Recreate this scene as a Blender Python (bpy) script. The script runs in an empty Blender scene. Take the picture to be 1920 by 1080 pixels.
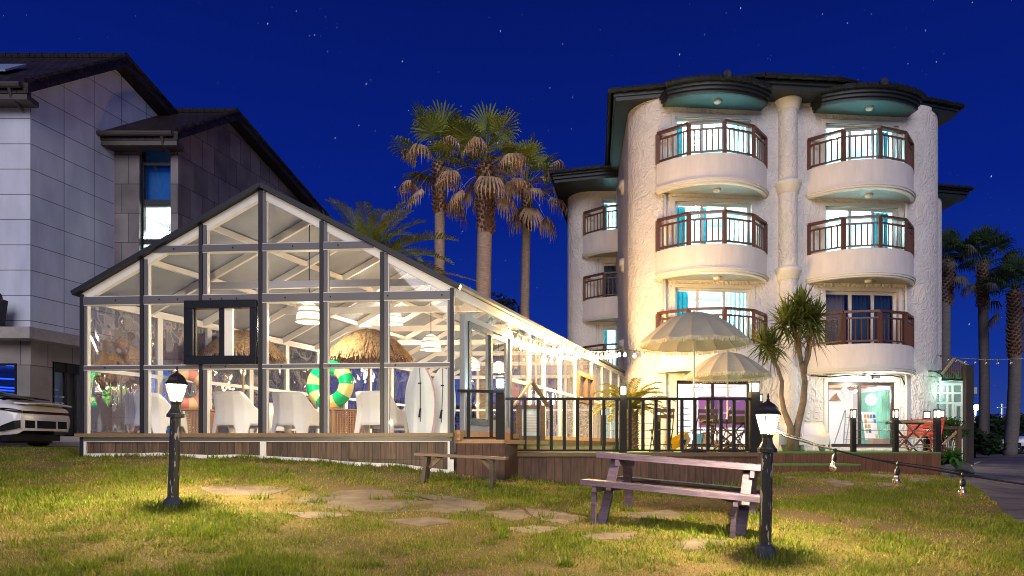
import bpy, math, random
import numpy as np
from mathutils import Vector, Matrix, noise
R = math.radians
random.seed(7)
sc = bpy.context.scene
col = sc.collection
# ---------------------------------------------------------------- camera
F, H, ZC = 1280.0, 838.0, 1.0        # focal length and horizon row in photo pixels, lens height
cd = bpy.data.cameras.new('camera'); cam = bpy.data.objects.new('camera', cd); col.objects.link(cam)
cd.sensor_width = 36; cd.lens = 24.0; cd.shift_y = (H-540)/1920; cd.clip_end = 2000; cd.clip_start = .05
cam.location = (0, 0, ZC); cam.rotation_euler = (R(90), 0, 0)
sc.camera = cam
# ---------------------------------------------------------------- night sky
wd = bpy.data.worlds.new('World'); sc.world = wd; wd.use_nodes = True
nt = wd.node_tree; nt.nodes.clear()
wo = nt.nodes.new('ShaderNodeOutputWorld'); bg = nt.nodes.new('ShaderNodeBackground')
tc = nt.nodes.new('ShaderNodeTexCoord'); sx = nt.nodes.new('ShaderNodeSeparateXYZ'); rp = nt.nodes.new('ShaderNodeValToRGB')
nt.links.new(tc.outputs['Generated'], sx.inputs[0]); nt.links.new(sx.outputs['Z'], rp.inputs[0])
cr = rp.color_ramp; cr.elements[0].position = 0.0; cr.elements[0].color = (.024, .052, .25, 1)
cr.elements[1].position = .62; cr.elements[1].color = (.0012, .0062, .098, 1)
e = cr.elements.new(.12); e.color = (.005, .026, .245, 1)
e = cr.elements.new(.32); e.color = (.0018, .0125, .19, 1)
nt.links.new(rp.outputs[0], bg.inputs['Color']); bg.inputs['Strength'].default_value = 1.0
nt.links.new(bg.outputs[0], wo.inputs['Surface'])
# ---------------------------------------------------------------- faint light of the moonlit town behind the camera
sd = bpy.data.lights.new('moon', 'SUN'); sd.energy = 1.4; sd.angle = R(35); sd.color = (.96, .93, 1)
so = bpy.data.objects.new('moon', sd); col.objects.link(so)
so.rotation_euler = Vector((.07, 1, -.48)).to_track_quat('-Z', 'Y').to_euler()
# ---------------------------------------------------------------- exposure and sampling
sc.view_settings.view_transform = 'Standard'; sc.view_settings.look = 'None'
sc.view_settings.exposure = .18; sc.view_settings.gamma = 1
sc.render.engine = 'CYCLES'
cy = sc.cycles
cy.use_denoising = True; cy.max_bounces = 8; cy.diffuse_bounces = 3; cy.glossy_bounces = 3
cy.transparent_max_bounces = 24; cy.transmission_bounces = 4; cy.sample_clamp_indirect = 4; cy.caustics_reflective = False
cy.caustics_refractive = False; cy.filter_width = 1.0; cy.pixel_filter_type = 'BLACKMAN_HARRIS'
try: cy.use_light_tree = True
except Exception: pass

# ================================================================ helpers
def W(x, y, Y):
    "photo pixel (x, y) at depth Y metres -> world point"
    return Vector(((x-960)*Y/F, Y, ZC+(H-y)*Y/F))
def V(*a): return Vector(a)
OFF = {}
class MB:
    def __init__(s): s.v = []; s.f = []
    def add(s, vs, fs):
        n = len(s.v); s.v += [tuple(p) for p in vs]; s.f += [tuple(i+n for i in f) for f in fs]
    def quad(s, a, b, c, d): s.add((a, b, c, d), ((0, 1, 2, 3),))
    def tri(s, a, b, c): s.add((a, b, c), ((0, 1, 2),))
    def box(s, c, d, rot=None):
        c = Vector(c); hx, hy, hz = d[0]/2, d[1]/2, d[2]/2
        p = [Vector((x, y, z)) for z in (-hz, hz) for y in (-hy, hy) for x in (-hx, hx)]
        if rot is not None: p = [rot @ q for q in p]
        s.add([c+q for q in p], ((0, 2, 3, 1), (4, 5, 7, 6), (0, 1, 5, 4), (2, 6, 7, 3), (0, 4, 6, 2), (1, 3, 7, 5)))
    def span(s, x0, x1, y0, y1, z0, z1): s.box(((x0+x1)/2, (y0+y1)/2, (z0+z1)/2), (abs(x1-x0), abs(y1-y0), abs(z1-z0)))
    def beam(s, p, q, w, h, up=(0, 0, 1)):
        p, q = Vector(p), Vector(q); d = q-p; L = d.length
        if L < 1e-6: return
        d /= L; up = Vector(up); x = d.cross(up)
        if x.length < 1e-4: x = d.cross(Vector((0, 1, 0)))
        x.normalize(); z = x.cross(d)
        s.box((p+q)/2, (w, L, h), Matrix((x, d, z)).transposed())
    def tube(s, pts, r, n=8, cap=True):
        pts = [Vector(p) for p in pts]; m = len(pts)
        rs = list(r) if hasattr(r, '__len__') else [r]*m
        vs = []; fs = []; ref = None
        for i, p in enumerate(pts):
            d = (pts[min(i+1, m-1)]-pts[max(i-1, 0)])
            if d.length < 1e-9: d = Vector((0, 0, 1))
            d.normalize()
            if ref is None:
                ref = d.cross(Vector((0, 0, 1)))
                if ref.length < .05: ref = d.cross(Vector((0, 1, 0)))
            ref = (ref-d*ref.dot(d)).normalized(); b = d.cross(ref)
            for k in range(n):
                a = 2*math.pi*k/n; vs.append(p+(ref*math.cos(a)+b*math.sin(a))*rs[i])
        for i in range(m-1):
            for k in range(n):
                k2 = (k+1) % n; fs.append((i*n+k, i*n+k2, (i+1)*n+k2, (i+1)*n+k))
        if cap: fs.append(tuple(range(n-1, -1, -1))); fs.append(tuple((m-1)*n+k for k in range(n)))
        s.add(vs, fs)
    def lathe(s, prof, n=16, c=(0, 0, 0), a0=0, sweep=2*math.pi, cap=True, sq=None):
        c = Vector(c); m = len(prof); full = sweep > 6.2; k_ = n if full else n+1; vs = []; fs = []
        for r, z in prof:
            for k in range(k_):
                a = a0+sweep*k/n; vs.append(c+Vector((r*math.cos(a), r*math.sin(a), z)))
        for i in range(m-1):
            for k in range(n):
                k2 = (k+1) % k_; fs.append((i*k_+k, i*k_+k2, (i+1)*k_+k2, (i+1)*k_+k))
        if cap and full: fs.append(tuple(range(k_-1, -1, -1))); fs.append(tuple((m-1)*k_+k for k in range(k_)))
        s.add(vs, fs)
    def prism(s, poly, off):
        off = Vector(off); poly = [Vector(p) for p in poly]; n = len(poly)
        s.add(poly+[p+off for p in poly], [tuple(range(n-1, -1, -1)), tuple(range(n, 2*n))]+[(i, (i+1) % n, n+(i+1) % n, n+i) for i in range(n)])
    def build(s, name, mat, parent=None, smooth=False, bevel=0, uv=True, solid=0, sub=0):
        me = bpy.data.meshes.new(name)
        o_ = OFF.get(parent.name, Vector((0, 0, 0))) if parent else Vector((0, 0, 0))
        me.from_pydata([(p[0]-o_[0], p[1]-o_[1], p[2]-o_[2]) for p in s.v], [], s.f)
        me.validate()
        if uv and len(me.polygons):
            ul = me.uv_layers.new(name='UVMap'); n = len(me.loops); arr = np.zeros((n, 2), dtype=np.float32)
            co = np.empty(len(me.vertices)*3); me.vertices.foreach_get('co', co); co = co.reshape(-1, 3)
            vi = np.empty(n, dtype=np.int32); me.loops.foreach_get('vertex_index', vi)
            pn = np.empty(len(me.polygons)*3); me.polygons.foreach_get('normal', pn); pn = pn.reshape(-1, 3)
            lt = np.empty(len(me.polygons), dtype=np.int32); me.polygons.foreach_get('loop_total', lt)
            N = np.repeat(pn, lt, axis=0); P = co[vi]
            t = np.stack([-N[:, 1], N[:, 0]], 1); ln = np.linalg.norm(t, axis=1); ok = (np.abs(N[:, 2]) < .75)
            t = t/np.maximum(ln, 1e-6)[:, None]
            arr[:, 0] = np.where(ok, P[:, 0]*t[:, 0]+P[:, 1]*t[:, 1], P[:, 0]); arr[:, 1] = np.where(ok, P[:, 2], P[:, 1])
            ul.data.foreach_set('uv', arr.ravel())
        for m in (mat if isinstance(mat, (list, tuple)) else [mat]): me.materials.append(m)
        if smooth: me.polygons.foreach_set('use_smooth', [True]*len(me.polygons))
        o = bpy.data.objects.new(name, me); col.objects.link(o)
        if parent: o.parent = parent; OFF[o.name] = o_
        if sub: md = o.modifiers.new('sub', 'SUBSURF'); md.levels = sub; md.render_levels = sub
        if solid: md = o.modifiers.new('solid', 'SOLIDIFY'); md.thickness = solid; md.offset = 0
        if bevel: md = o.modifiers.new('bevel', 'BEVEL'); md.width = bevel; md.segments = 2; md.limit_method = 'ANGLE'
        return o
def tag(o, label, cat, group=None, kind=None):
    if label: o['label'] = label
    if cat: o['category'] = cat
    if group: o['group'] = group
    if kind: o['kind'] = kind
    return o
def thing(name, label, cat, loc=(0, 0, 0), group=None, local=False, rz=0):
    o = bpy.data.objects.new(name, None); col.objects.link(o); o.location = loc; o.empty_display_size = .2
    o.rotation_euler = (0, 0, rz); OFF[o.name] = Vector((0, 0, 0)) if local else Vector(loc)
    return tag(o, label, cat, group)
def dup(root, loc, rz=None, label=None, group=None, scale=None):
    def cp(o, par):
        c = o.copy(); col.objects.link(c)
        if par is not None: c.parent = par
        for ch in list(o.children): cp(ch, c)
        return c
    r = cp(root, None); r.location = loc
    if rz is not None: r.rotation_euler = (0, 0, rz)
    if label: r['label'] = label
    if group: r['group'] = group
    if scale: r.scale = (scale,)*3
    return r
def structure(mb, name, mat, **k):
    o = mb.build(name, mat, None, **k); o['kind'] = 'structure'; return o
def lamp(name, loc, power, color, radius=.06, parent=None):
    l = bpy.data.lights.new(name, 'POINT'); l.energy = power; l.color = color; l.shadow_soft_size = radius
    o = bpy.data.objects.new(name, l); col.objects.link(o)
    if parent is not None: o.parent = parent; o.location = Vector(loc)-OFF[parent.name]
    else: o.location = loc
    return o
# ---------------------------------------------------------------- materials
MC = {}
def M(name, c, rough=.55, metal=0.0, var=0.0, vs=6.0, bump=0.0, bs=30.0, spec=.5, stretch=(1, 1, 1), dist=0.0, bd=.01, detail=4):
    if name in MC: return MC[name]
    m = bpy.data.materials.new(name); m.use_nodes = True; n = m.node_tree.nodes; L = m.node_tree.links
    b = n['Principled BSDF']; b.inputs['Base Color'].default_value = (*c, 1); b.inputs['Roughness'].default_value = rough
    b.inputs['Metallic'].default_value = metal; b.inputs['Specular IOR Level'].default_value = spec
    if var or bump:
        t = n.new('ShaderNodeTexCoord'); mp = n.new('ShaderNodeMapping'); mp.inputs['Scale'].default_value = stretch
        L.new(t.outputs['Object'], mp.inputs['Vector'])
    if var:
        q = n.new('ShaderNodeTexNoise'); q.inputs['Scale'].default_value = vs; q.inputs['Detail'].default_value = 6; q.inputs['Roughness'].default_value = .65
        L.new(mp.outputs[0], q.inputs['Vector'])
        r = n.new('ShaderNodeValToRGB'); r.color_ramp.elements[0].position = .3; r.color_ramp.elements[1].position = .72
        r.color_ramp.elements[0].color = (*[max(0, x*(1-var)) for x in c], 1); r.color_ramp.elements[1].color = (*[min(1, x*(1+var)) for x in c], 1)
        L.new(q.outputs[0], r.inputs[0]); L.new(r.outputs[0], b.inputs['Base Color'])
    if bump:
        q2 = n.new('ShaderNodeTexNoise'); q2.inputs['Scale'].default_value = bs; q2.inputs['Detail'].default_value = detail; q2.inputs['Distortion'].default_value = dist
        L.new(mp.outputs[0], q2.inputs['Vector'])
        bp = n.new('ShaderNodeBump'); bp.inputs['Strength'].default_value = bump; bp.inputs['Distance'].default_value = bd
        L.new(q2.outputs[0], bp.inputs['Height']); L.new(bp.outputs[0], b.inputs['Normal'])
    MC[name] = m; return m
def brickmat(name, c1, c2, cm, bw, rh, ms=.006, off=.5, rough=.7, bump=.3, spec=.4, var=.25, vs=3.0, stretch=(1, 1, 1), freq=2):
    if name in MC: return MC[name]
    m = bpy.data.materials.new(name); m.use_nodes = True; n = m.node_tree.nodes; L = m.node_tree.links; b = n['Principled BSDF']
    t = n.new('ShaderNodeTexCoord'); k = n.new('ShaderNodeTexBrick'); k.offset = off; k.offset_frequency = freq
    k.inputs['Color1'].default_value = (*c1, 1); k.inputs['Color2'].default_value = (*c2, 1); k.inputs['Mortar'].default_value = (*cm, 1)
    k.inputs['Scale'].default_value = 1; k.inputs['Mortar Size'].default_value = ms; k.inputs['Mortar Smooth'].default_value = .2
    k.inputs['Bias'].default_value = 0; k.inputs['Brick Width'].default_value = bw; k.inputs['Row Height'].default_value = rh
    L.new(t.outputs['UV'], k.inputs['Vector'])
    mp = n.new('ShaderNodeMapping'); mp.inputs['Scale'].default_value = stretch; L.new(t.outputs['Object'], mp.inputs[0])
    q = n.new('ShaderNodeTexNoise'); q.inputs['Scale'].default_value = vs; q.inputs['Detail'].default_value = 7; L.new(mp.outputs[0], q.inputs['Vector'])
    mr = n.new('ShaderNodeMapRange'); mr.inputs[1].default_value = .3; mr.inputs[2].default_value = .7; mr.inputs[3].default_value = 1-var; mr.inputs[4].default_value = 1+var*.6
    L.new(q.outputs[0], mr.inputs[0])
    mx = n.new('ShaderNodeMixRGB'); mx.blend_type = 'MULTIPLY'; mx.inputs[0].default_value = 1
    L.new(k.outputs['Color'], mx.inputs[1]); L.new(mr.outputs[0], mx.inputs[2]); L.new(mx.outputs[0], b.inputs['Base Color'])
    b.inputs['Roughness'].default_value = rough; b.inputs['Specular IOR Level'].default_value = spec
    bp = n.new('ShaderNodeBump'); bp.inputs['Strength'].default_value = bump; bp.inputs['Distance'].default_value = .01; bp.invert = True
    L.new(k.outputs['Fac'], bp.inputs['Height']); L.new(bp.outputs[0], b.inputs['Normal'])
    MC[name] = m; return m
def emat(name, c, s, trans=0.0, sample=False):
    "a surface that gives off light; trans lets the lamp inside shine through it"
    if name in MC: return MC[name]
    m = bpy.data.materials.new(name); m.use_nodes = True; n = m.node_tree.nodes; L = m.node_tree.links
    n.remove(n['Principled BSDF']); o = n['Material Output']
    e = n.new('ShaderNodeEmission'); e.inputs[0].default_value = (*c, 1); e.inputs[1].default_value = s
    if trans:
        t = n.new('ShaderNodeBsdfTransparent'); x = n.new('ShaderNodeMixShader'); x.inputs[0].default_value = 1-trans
        L.new(t.outputs[0], x.inputs[1]); L.new(e.outputs[0], x.inputs[2]); L.new(x.outputs[0], o.inputs[0])
    else: L.new(e.outputs[0], o.inputs[0])
    if not sample: m.cycles.emission_sampling = 'NONE'
    MC[name] = m; return m
def glass(name, refl=.08, tint=(1, 1, 1), rough=.02, bump=0, bs=1.5, fres=True, stretch=(1, 1, 1), dirt=0):
    if name in MC: return MC[name]
    m = bpy.data.materials.new(name); m.use_nodes = True; n = m.node_tree.nodes; L = m.node_tree.links
    n.remove(n['Principled BSDF']); o = n['Material Output']
    t = n.new('ShaderNodeBsdfTransparent'); t.inputs[0].default_value = (*tint, 1)
    g = n.new('ShaderNodeBsdfGlossy'); g.inputs['Roughness'].default_value = rough; g.inputs[0].default_value = (.95, .95, .95, 1)
    x = n.new('ShaderNodeMixShader'); x.inputs[0].default_value = refl
    if fres:
        lw = n.new('ShaderNodeLayerWeight'); lw.inputs[0].default_value = .25
        mr = n.new('ShaderNodeMapRange'); mr.inputs[3].default_value = refl; mr.inputs[4].default_value = min(1, refl+.6)
        L.new(lw.outputs['Fresnel'], mr.inputs[0]); L.new(mr.outputs[0], x.inputs[0])
    L.new(t.outputs[0], x.inputs[1]); L.new(g.outputs[0], x.inputs[2])
    last = x
    if bump or dirt:
        tc_ = n.new('ShaderNodeTexCoord'); mp = n.new('ShaderNodeMapping'); mp.inputs['Scale'].default_value = stretch; L.new(tc_.outputs['Object'], mp.inputs[0])
    if bump:
        q = n.new('ShaderNodeTexNoise'); q.inputs['Scale'].default_value = bs; q.inputs['Detail'].default_value = 2; L.new(mp.outputs[0], q.inputs['Vector'])
        bp = n.new('ShaderNodeBump'); bp.inputs['Strength'].default_value = bump; bp.inputs['Distance'].default_value = .1
        L.new(q.outputs[0], bp.inputs['Height']); L.new(bp.outputs[0], g.inputs['Normal'])
    if dirt:
        q = n.new('ShaderNodeTexNoise'); q.inputs['Scale'].default_value = 3.5; q.inputs['Detail'].default_value = 9; q.inputs['Distortion'].default_value = 1.5; L.new(mp.outputs[0], q.inputs['Vector'])
        mr = n.new('ShaderNodeMapRange'); mr.inputs[1].default_value = .45; mr.inputs[2].default_value = .8; mr.inputs[3].default_value = dirt*.25; mr.inputs[4].default_value = dirt*2
        L.new(q.outputs[0], mr.inputs[0])
        d = n.new('ShaderNodeBsdfDiffuse'); d.inputs[0].default_value = (.75, .75, .75, 1)
        tl = n.new('ShaderNodeBsdfTranslucent'); tl.inputs[0].default_value = (.75, .75, .75, 1); ad = n.new('ShaderNodeMixShader')
        L.new(d.outputs[0], ad.inputs[1]); L.new(tl.outputs[0], ad.inputs[2])
        y = n.new('ShaderNodeMixShader'); L.new(mr.outputs[0], y.inputs[0]); L.new(x.outputs[0], y.inputs[1]); L.new(ad.outputs[0], y.inputs[2]); last = y
    L.new(last.outputs[0], o.inputs[0]); MC[name] = m; return m
def sheet(name, c, transl=.4, var=.1, vs=3, rough=.8):
    "cloth, leaf or film: diffuse mixed with translucent"
    if name in MC: return MC[name]
    m = bpy.data.materials.new(name); m.use_nodes = True; n = m.node_tree.nodes; L = m.node_tree.links
    b = n['Principled BSDF']; o = n['Material Output']; b.inputs['Roughness'].default_value = rough; b.inputs['Specular IOR Level'].default_value = .25
    t = n.new('ShaderNodeBsdfTranslucent'); x = n.new('ShaderNodeMixShader'); x.inputs[0].default_value = transl
    tc_ = n.new('ShaderNodeTexCoord'); q = n.new('ShaderNodeTexNoise'); q.inputs['Scale'].default_value = vs; q.inputs['Detail'].default_value = 5
    L.new(tc_.outputs['Object'], q.inputs['Vector'])
    r = n.new('ShaderNodeValToRGB'); r.color_ramp.elements[0].position = .32; r.color_ramp.elements[1].position = .7
    r.color_ramp.elements[0].color = (*[v*(1-var) for v in c], 1); r.color_ramp.elements[1].color = (*[min(1, v*(1+var)) for v in c], 1)
    L.new(q.outputs[0], r.inputs[0]); L.new(r.outputs[0], b.inputs['Base Color']); L.new(r.outputs[0], t.inputs[0])
    L.new(b.outputs[0], x.inputs[1]); L.new(t.outputs[0], x.inputs[2]); L.new(x.outputs[0], o.inputs[0])
    MC[name] = m; return m
def text(s, size, mat, origin, xdir, ydir, parent, name='lettering', shear=0.0, extrude=.004, align='LEFT'):
    cu = bpy.data.curves.new(name, 'FONT'); cu.body = s; cu.size = size; cu.extrude = extrude; cu.shear = shear; cu.align_x = align
    t = bpy.data.objects.new(name+'_src', cu); col.objects.link(t)
    dg = bpy.context.evaluated_depsgraph_get(); me = bpy.data.meshes.new_from_object(t.evaluated_get(dg))
    bpy.data.objects.remove(t)
    me.materials.clear(); me.materials.append(mat)
    x = Vector(xdir).normalized(); y = Vector(ydir).normalized(); z = x.cross(y)
    mt = Matrix((x, y, z)).transposed().to_4x4(); mt.translation = Vector(origin)-OFF.get(parent.name, Vector((0, 0, 0)))
    me.transform(mt); me.name = name
    o = bpy.data.objects.new(name, me); col.objects.link(o); o.parent = parent; OFF[o.name] = OFF.get(parent.name, Vector((0, 0, 0)))
    return o
# shared materials
white_frame = M('white_frame', (.72, .70, .68), .4, var=.06, vs=3)
navy_cap = M('navy_cap', (.007, .007, .013), .5); shaded_front = M('white_frame_shaded', (.115, .11, .125), .45, .15)  # outward faces of the white frame, their shade put into the colour
black_metal = M('black_metal', (.009, .008, .008), .6, var=.3, vs=20, spec=.25)
brown_wood = M('brown_wood', (.12, .065, .035), .6, var=.35, vs=8, stretch=(1, 1, 6), bump=.2, bs=40)
fascia_wood = brickmat('fascia_wood', (.075, .037, .022), (.11, .056, .034), (.02, .012, .01), .14, 40, .004, 0, .65, .4, var=.4, vs=5, stretch=(4, 4, .7))
dark_planks = brickmat('dark_planks', (.07, .045, .03), (.15, .095, .06), (.012, .008, .006), .13, 40, .004, 0, .6, .3, var=.5, vs=5, stretch=(5, 5, .5))
light_wood = M('light_wood', (.42, .24, .11), .55, var=.25, vs=10, stretch=(6, 6, 1))
clear_glass = glass('clear_glass', .06, dirt=.014)
window_glass = glass('window_glass', .10)
# ================================================================ stars
mb = MB(); rs = random.Random(11)
for i in range(1300):
    az = rs.uniform(-46, 46); el = rs.uniform(4, 40)
    d = Vector((math.sin(R(az))*math.cos(R(el)), math.cos(R(az))*math.cos(R(el)), math.sin(R(el))))
    p = d*900; big = rs.random()**7
    a = .10+.34*big; s = d.cross(Vector((0, 0, 1))).normalized(); u = s.cross(d)
    u2 = (u+s*.25).normalized(); s2 = u2.cross(d)
    l = a*3.0
    mb.add([p+u2*l, p+s2*a*.8, p-u2*l, p-s2*a*.8, p+d*a, p-d*a], [(0, 1, 4), (1, 2, 4), (2, 3, 4), (3, 0, 4), (1, 0, 5), (2, 1, 5), (3, 2, 5), (0, 3, 5)])
tag(mb.build('stars', emat('star_light', (.62, .75, 1), .95), uv=False), 'small pale stars scattered over the deep blue night sky', 'stars', kind='stuff')
# ================================================================ terrain height (relative to the lens), thin-plate spline through surveyed spots
PIN = [(-3.47, 7.0, -.623), (2.25, 6.1, -.986), (.91, 7.4, -.82), (2.35, 6.75, -.88), (-1.25, 9.8, -.513), (-.3, 9.8, -.567),
       (-7.28, 11.58, -.163), (-4.15, 11.35, -.195), (-.94, 11.1, -.434), (1.2, 12.2, -.70), (4.2, 12.2, -.67), (9.4, 15, -.645), (7.2, 14.3, -.53),
       (0, 5.2, -.98), (-3.5, 4, -.80), (4, 5.3, -1.02), (5.55, 7.4, -.86), (7.66, 11, -.76), (-12, 16.8, .0), (-14, 18, .02), (-10, 14, -.04),
       (-20, 30, .02), (0, 35, -.1), (10, 30, -.5), (15, 21, -.58), (31, 42, -.43), (25, 15, -.8), (60, 60, -.4), (-60, 60, .0), (0, 100, -.3),
       (100, 100, -.4), (-100, 100, 0), (60, 0, -1.2), (-60, 0, -.5), (0, -10, -1.2), (-7, 8.5, -.45), (-9, 10.5, -.2)]
_P = np.array(PIN)
def _U(r2): return .5*r2*np.log(r2+1e-9)
_d2 = ((_P[:, None, :2]-_P[None, :, :2])**2).sum(2); _n = len(_P)
_A = np.zeros((_n+3, _n+3)); _A[:_n, :_n] = _U(_d2)+np.eye(_n)*.2
_A[:_n, _n] = 1; _A[:_n, _n+1:] = _P[:, :2]; _A[_n, :_n] = 1; _A[_n+1:, :_n] = _P[:, :2].T
_w = np.linalg.solve(_A, np.r_[_P[:, 2], 0, 0, 0])
def gz_arr(x, y):
    x = np.asarray(x, float); y = np.asarray(y, float); z = _w[_n]+_w[_n+1]*x+_w[_n+2]*y
    for i in range(_n): z = z+_w[i]*_U((x-_P[i, 0])**2+(y-_P[i, 1])**2)
    fade = np.clip((np.hypot(x, y-20)-70)/60, 0, 1)
    z = z*(1-fade)+(-.5)*fade
    b = .018*np.sin(x*2.3+1.7*np.sin(y*1.1))*np.cos(y*2.9+x*.7)+.01*np.sin(x*5.1+y*3.3)
    return ZC+z+b*np.clip(1-(y-13)/4, 0, 1)
def gz(x, y): return float(gz_arr(np.array([x]), np.array([y]))[0])
def hit(px, py):
    "where a photo pixel meets the terrain"
    lo, hi = 3.0, 80.0
    for k in range(600):
        Y = 3*(30/3)**(k/599.0); p = W(px, py, Y)
        if p.z <= gz(p.x, p.y)+.001: return V(p.x, p.y, gz(p.x, p.y))
    return p
# ---------------------------------------------------------------- lawn boundary
DRIVE = [(6.2, -3), (5.2, 3), (5.15, 5.5), (5.55, 7.4), (6.6, 9.3), (7.66, 11), (8.7, 13.1), (9.42, 15.02)]
LAWN = [(-22, -1), (-22, 15.3), (-12.5, 15.4), (-9.8, 14.9), (-8.7, 13.5), (-7.3, 11.6), (-.93, 11.12), (-.1, 11.4), (-.1, 12.2), (4.38, 12.2), (4.38, 14.3), (7.3, 14.3), (7.3, 15.0)] + DRIVE[::-1]
def inside(poly, X, Y):
    r = np.zeros(X.shape, bool); n = len(poly)
    for i in range(n):
        x1, y1 = poly[i]; x2, y2 = poly[(i+1) % n]
        if y1 == y2: continue
        c = ((y1 > Y) != (y2 > Y)) & (X < (x2-x1)*(Y-y1)/(y2-y1)+x1); r ^= c
    return r
STONES = [[(375, 915), (470, 911), (548, 917), (505, 930), (400, 927)],
          [(540, 938), (640, 922), (750, 921), (800, 938), (740, 962), (610, 954)], [(752, 922), (855, 933), (925, 948), (872, 968), (748, 961), (806, 938)],
          [(520, 962), (600, 960), (668, 968), (590, 975)], [(715, 976), (800, 970), (868, 980), (790, 989)],
          [(882, 960), (975, 955), (1000, 970), (960, 979)], [(982, 955), (1060, 962), (1106, 972), (1060, 986), (1005, 971)],
          [(940, 990), (1000, 985), (1055, 992), (990, 1002)], [(1090, 1006), (1130, 998), (1192, 1003), (1180, 1013), (1110, 1014)],
          [(1255, 1019), (1300, 1010), (1368, 1015), (1340, 1030), (1280, 1031)], [(1160, 962), (1255, 955), (1300, 972), (1200, 984)],
          [(1448, 884), (1500, 881), (1548, 885), (1500, 889)], [(1556, 906), (1592, 904), (1600, 911), (1570, 914)], [(1520, 899), (1560, 897), (1600, 903), (1560, 906)],
          [(1618, 893), (1655, 889), (1694, 893), (1660, 898)], [(1640, 905), (1680, 905), (1700, 910), (1665, 912)], [(1700, 899), (1740, 897), (1748, 902), (1715, 905)], [(1460, 893), (1500, 895), (1480, 899)]]
SP = [[hit(*p) for p in s] for s in STONES]
mb = MB(); rs = random.Random(5)
for s in SP:
    n = len(s); pts = []
    for i in range(n):
        a, b = s[i], s[(i+1) % n]
        for t in (0, .33, .66):
            q = a.lerp(b, t); j = .03; pts.append(V(q.x+rs.uniform(-j, j), q.y+rs.uniform(-j, j), 0))
    c = sum(pts, V(0, 0, 0))/len(pts)
    top = [V(p.x, p.y, gz(p.x, p.y)+.006) for p in pts]; bot = [V(p.x*1.01-c.x*.01, p.y*1.01-c.y*.01, gz(p.x, p.y)-.04) for p in pts]
    k = len(pts); cc = V(c.x, c.y, gz(c.x, c.y)+.016)
    mb.add([cc]+top+bot, [(0, 1+i, 1+(i+1) % k) for i in range(k)]+[(1+i, 1+k+i, 1+k+(i+1) % k, 1+(i+1) % k) for i in range(k)])
structure(mb, 'path', M('flagstone', (.20, .145, .10), .8, var=.45, vs=3.5, bump=.5, bs=7, bd=.02, detail=8))
# ---------------------------------------------------------------- ground sheet
gx = np.unique(np.r_[np.linspace(-900, -40, 14), np.linspace(-40, -16, 25), np.arange(-16, 12.01, .16), np.linspace(12, 40, 29), np.linspace(40, 900, 14)])
gy = np.unique(np.r_[np.linspace(-200, -2, 12), np.linspace(-2, 3, 12), np.arange(3, 17.01, .14), np.linspace(17, 60, 44), np.linspace(60, 1200, 20)])
GX, GY = np.meshgrid(gx, gy); GZ = gz_arr(GX.ravel(), GY.ravel())
under = inside([(-7.2, 11.75), (-.95, 11.3), (0, 12.35), (4.3, 12.35), (9.3, 15.2), (14, 24), (4, 26), (-2, 25.5)], GX.ravel(), GY.ravel())
GZ = np.where(under, np.minimum(GZ, ZC-.5), GZ)
nx, ny = len(gx), len(gy)
mb = MB(); mb.v = list(zip(GX.ravel().tolist(), GY.ravel().tolist(), GZ.tolist()))
mb.f = [(j*nx+i, j*nx+i+1, (j+1)*nx+i+1, (j+1)*nx+i) for j in range(ny-1) for i in range(nx-1)]
def ground_mat():
    m = bpy.data.materials.new('lawn_soil'); m.use_nodes = True; n = m.node_tree.nodes; L = m.node_tree.links; b = n['Principled BSDF']
    t = n.new('ShaderNodeTexCoord'); q = n.new('ShaderNodeTexNoise'); q.inputs['Scale'].default_value = 1.1; q.inputs['Detail'].default_value = 7; q.inputs['Roughness'].default_value = .6
    L.new(t.outputs['Object'], q.inputs['Vector'])
    r = n.new('ShaderNodeValToRGB'); e = r.color_ramp.elements
    e[0].position = .36; e[0].color = (.22, .14, .07, 1); e[1].position = .66; e[1].color = (.13, .125, .03, 1)
    x = e.new(.5); x.color = (.19, .14, .05, 1)
    L.new(q.outputs[0], r.inputs[0])
    q2 = n.new('ShaderNodeTexNoise'); q2.inputs['Scale'].default_value = 60; q2.inputs['Detail'].default_value = 6; L.new(t.outputs['Object'], q2.inputs['Vector'])
    mx = n.new('ShaderNodeMixRGB'); mx.blend_type = 'OVERLAY'; mx.inputs[0].default_value = .7; L.new(r.outputs[0], mx.inputs[1]); L.new(q2.outputs[0], mx.inputs[2])
    L.new(mx.outputs[0], b.inputs['Base Color']); b.inputs['Roughness'].default_value = .9; b.inputs['Specular IOR Level'].default_value = .15
    bp = n.new('ShaderNodeBump'); bp.inputs['Strength'].default_value = .6; bp.inputs['Distance'].default_value = .02; L.new(q2.outputs[0], bp.inputs['Height']); L.new(bp.outputs[0], b.inputs['Normal'])
    return m
structure(mb, 'ground', ground_mat(), smooth=True, uv=False)
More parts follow.
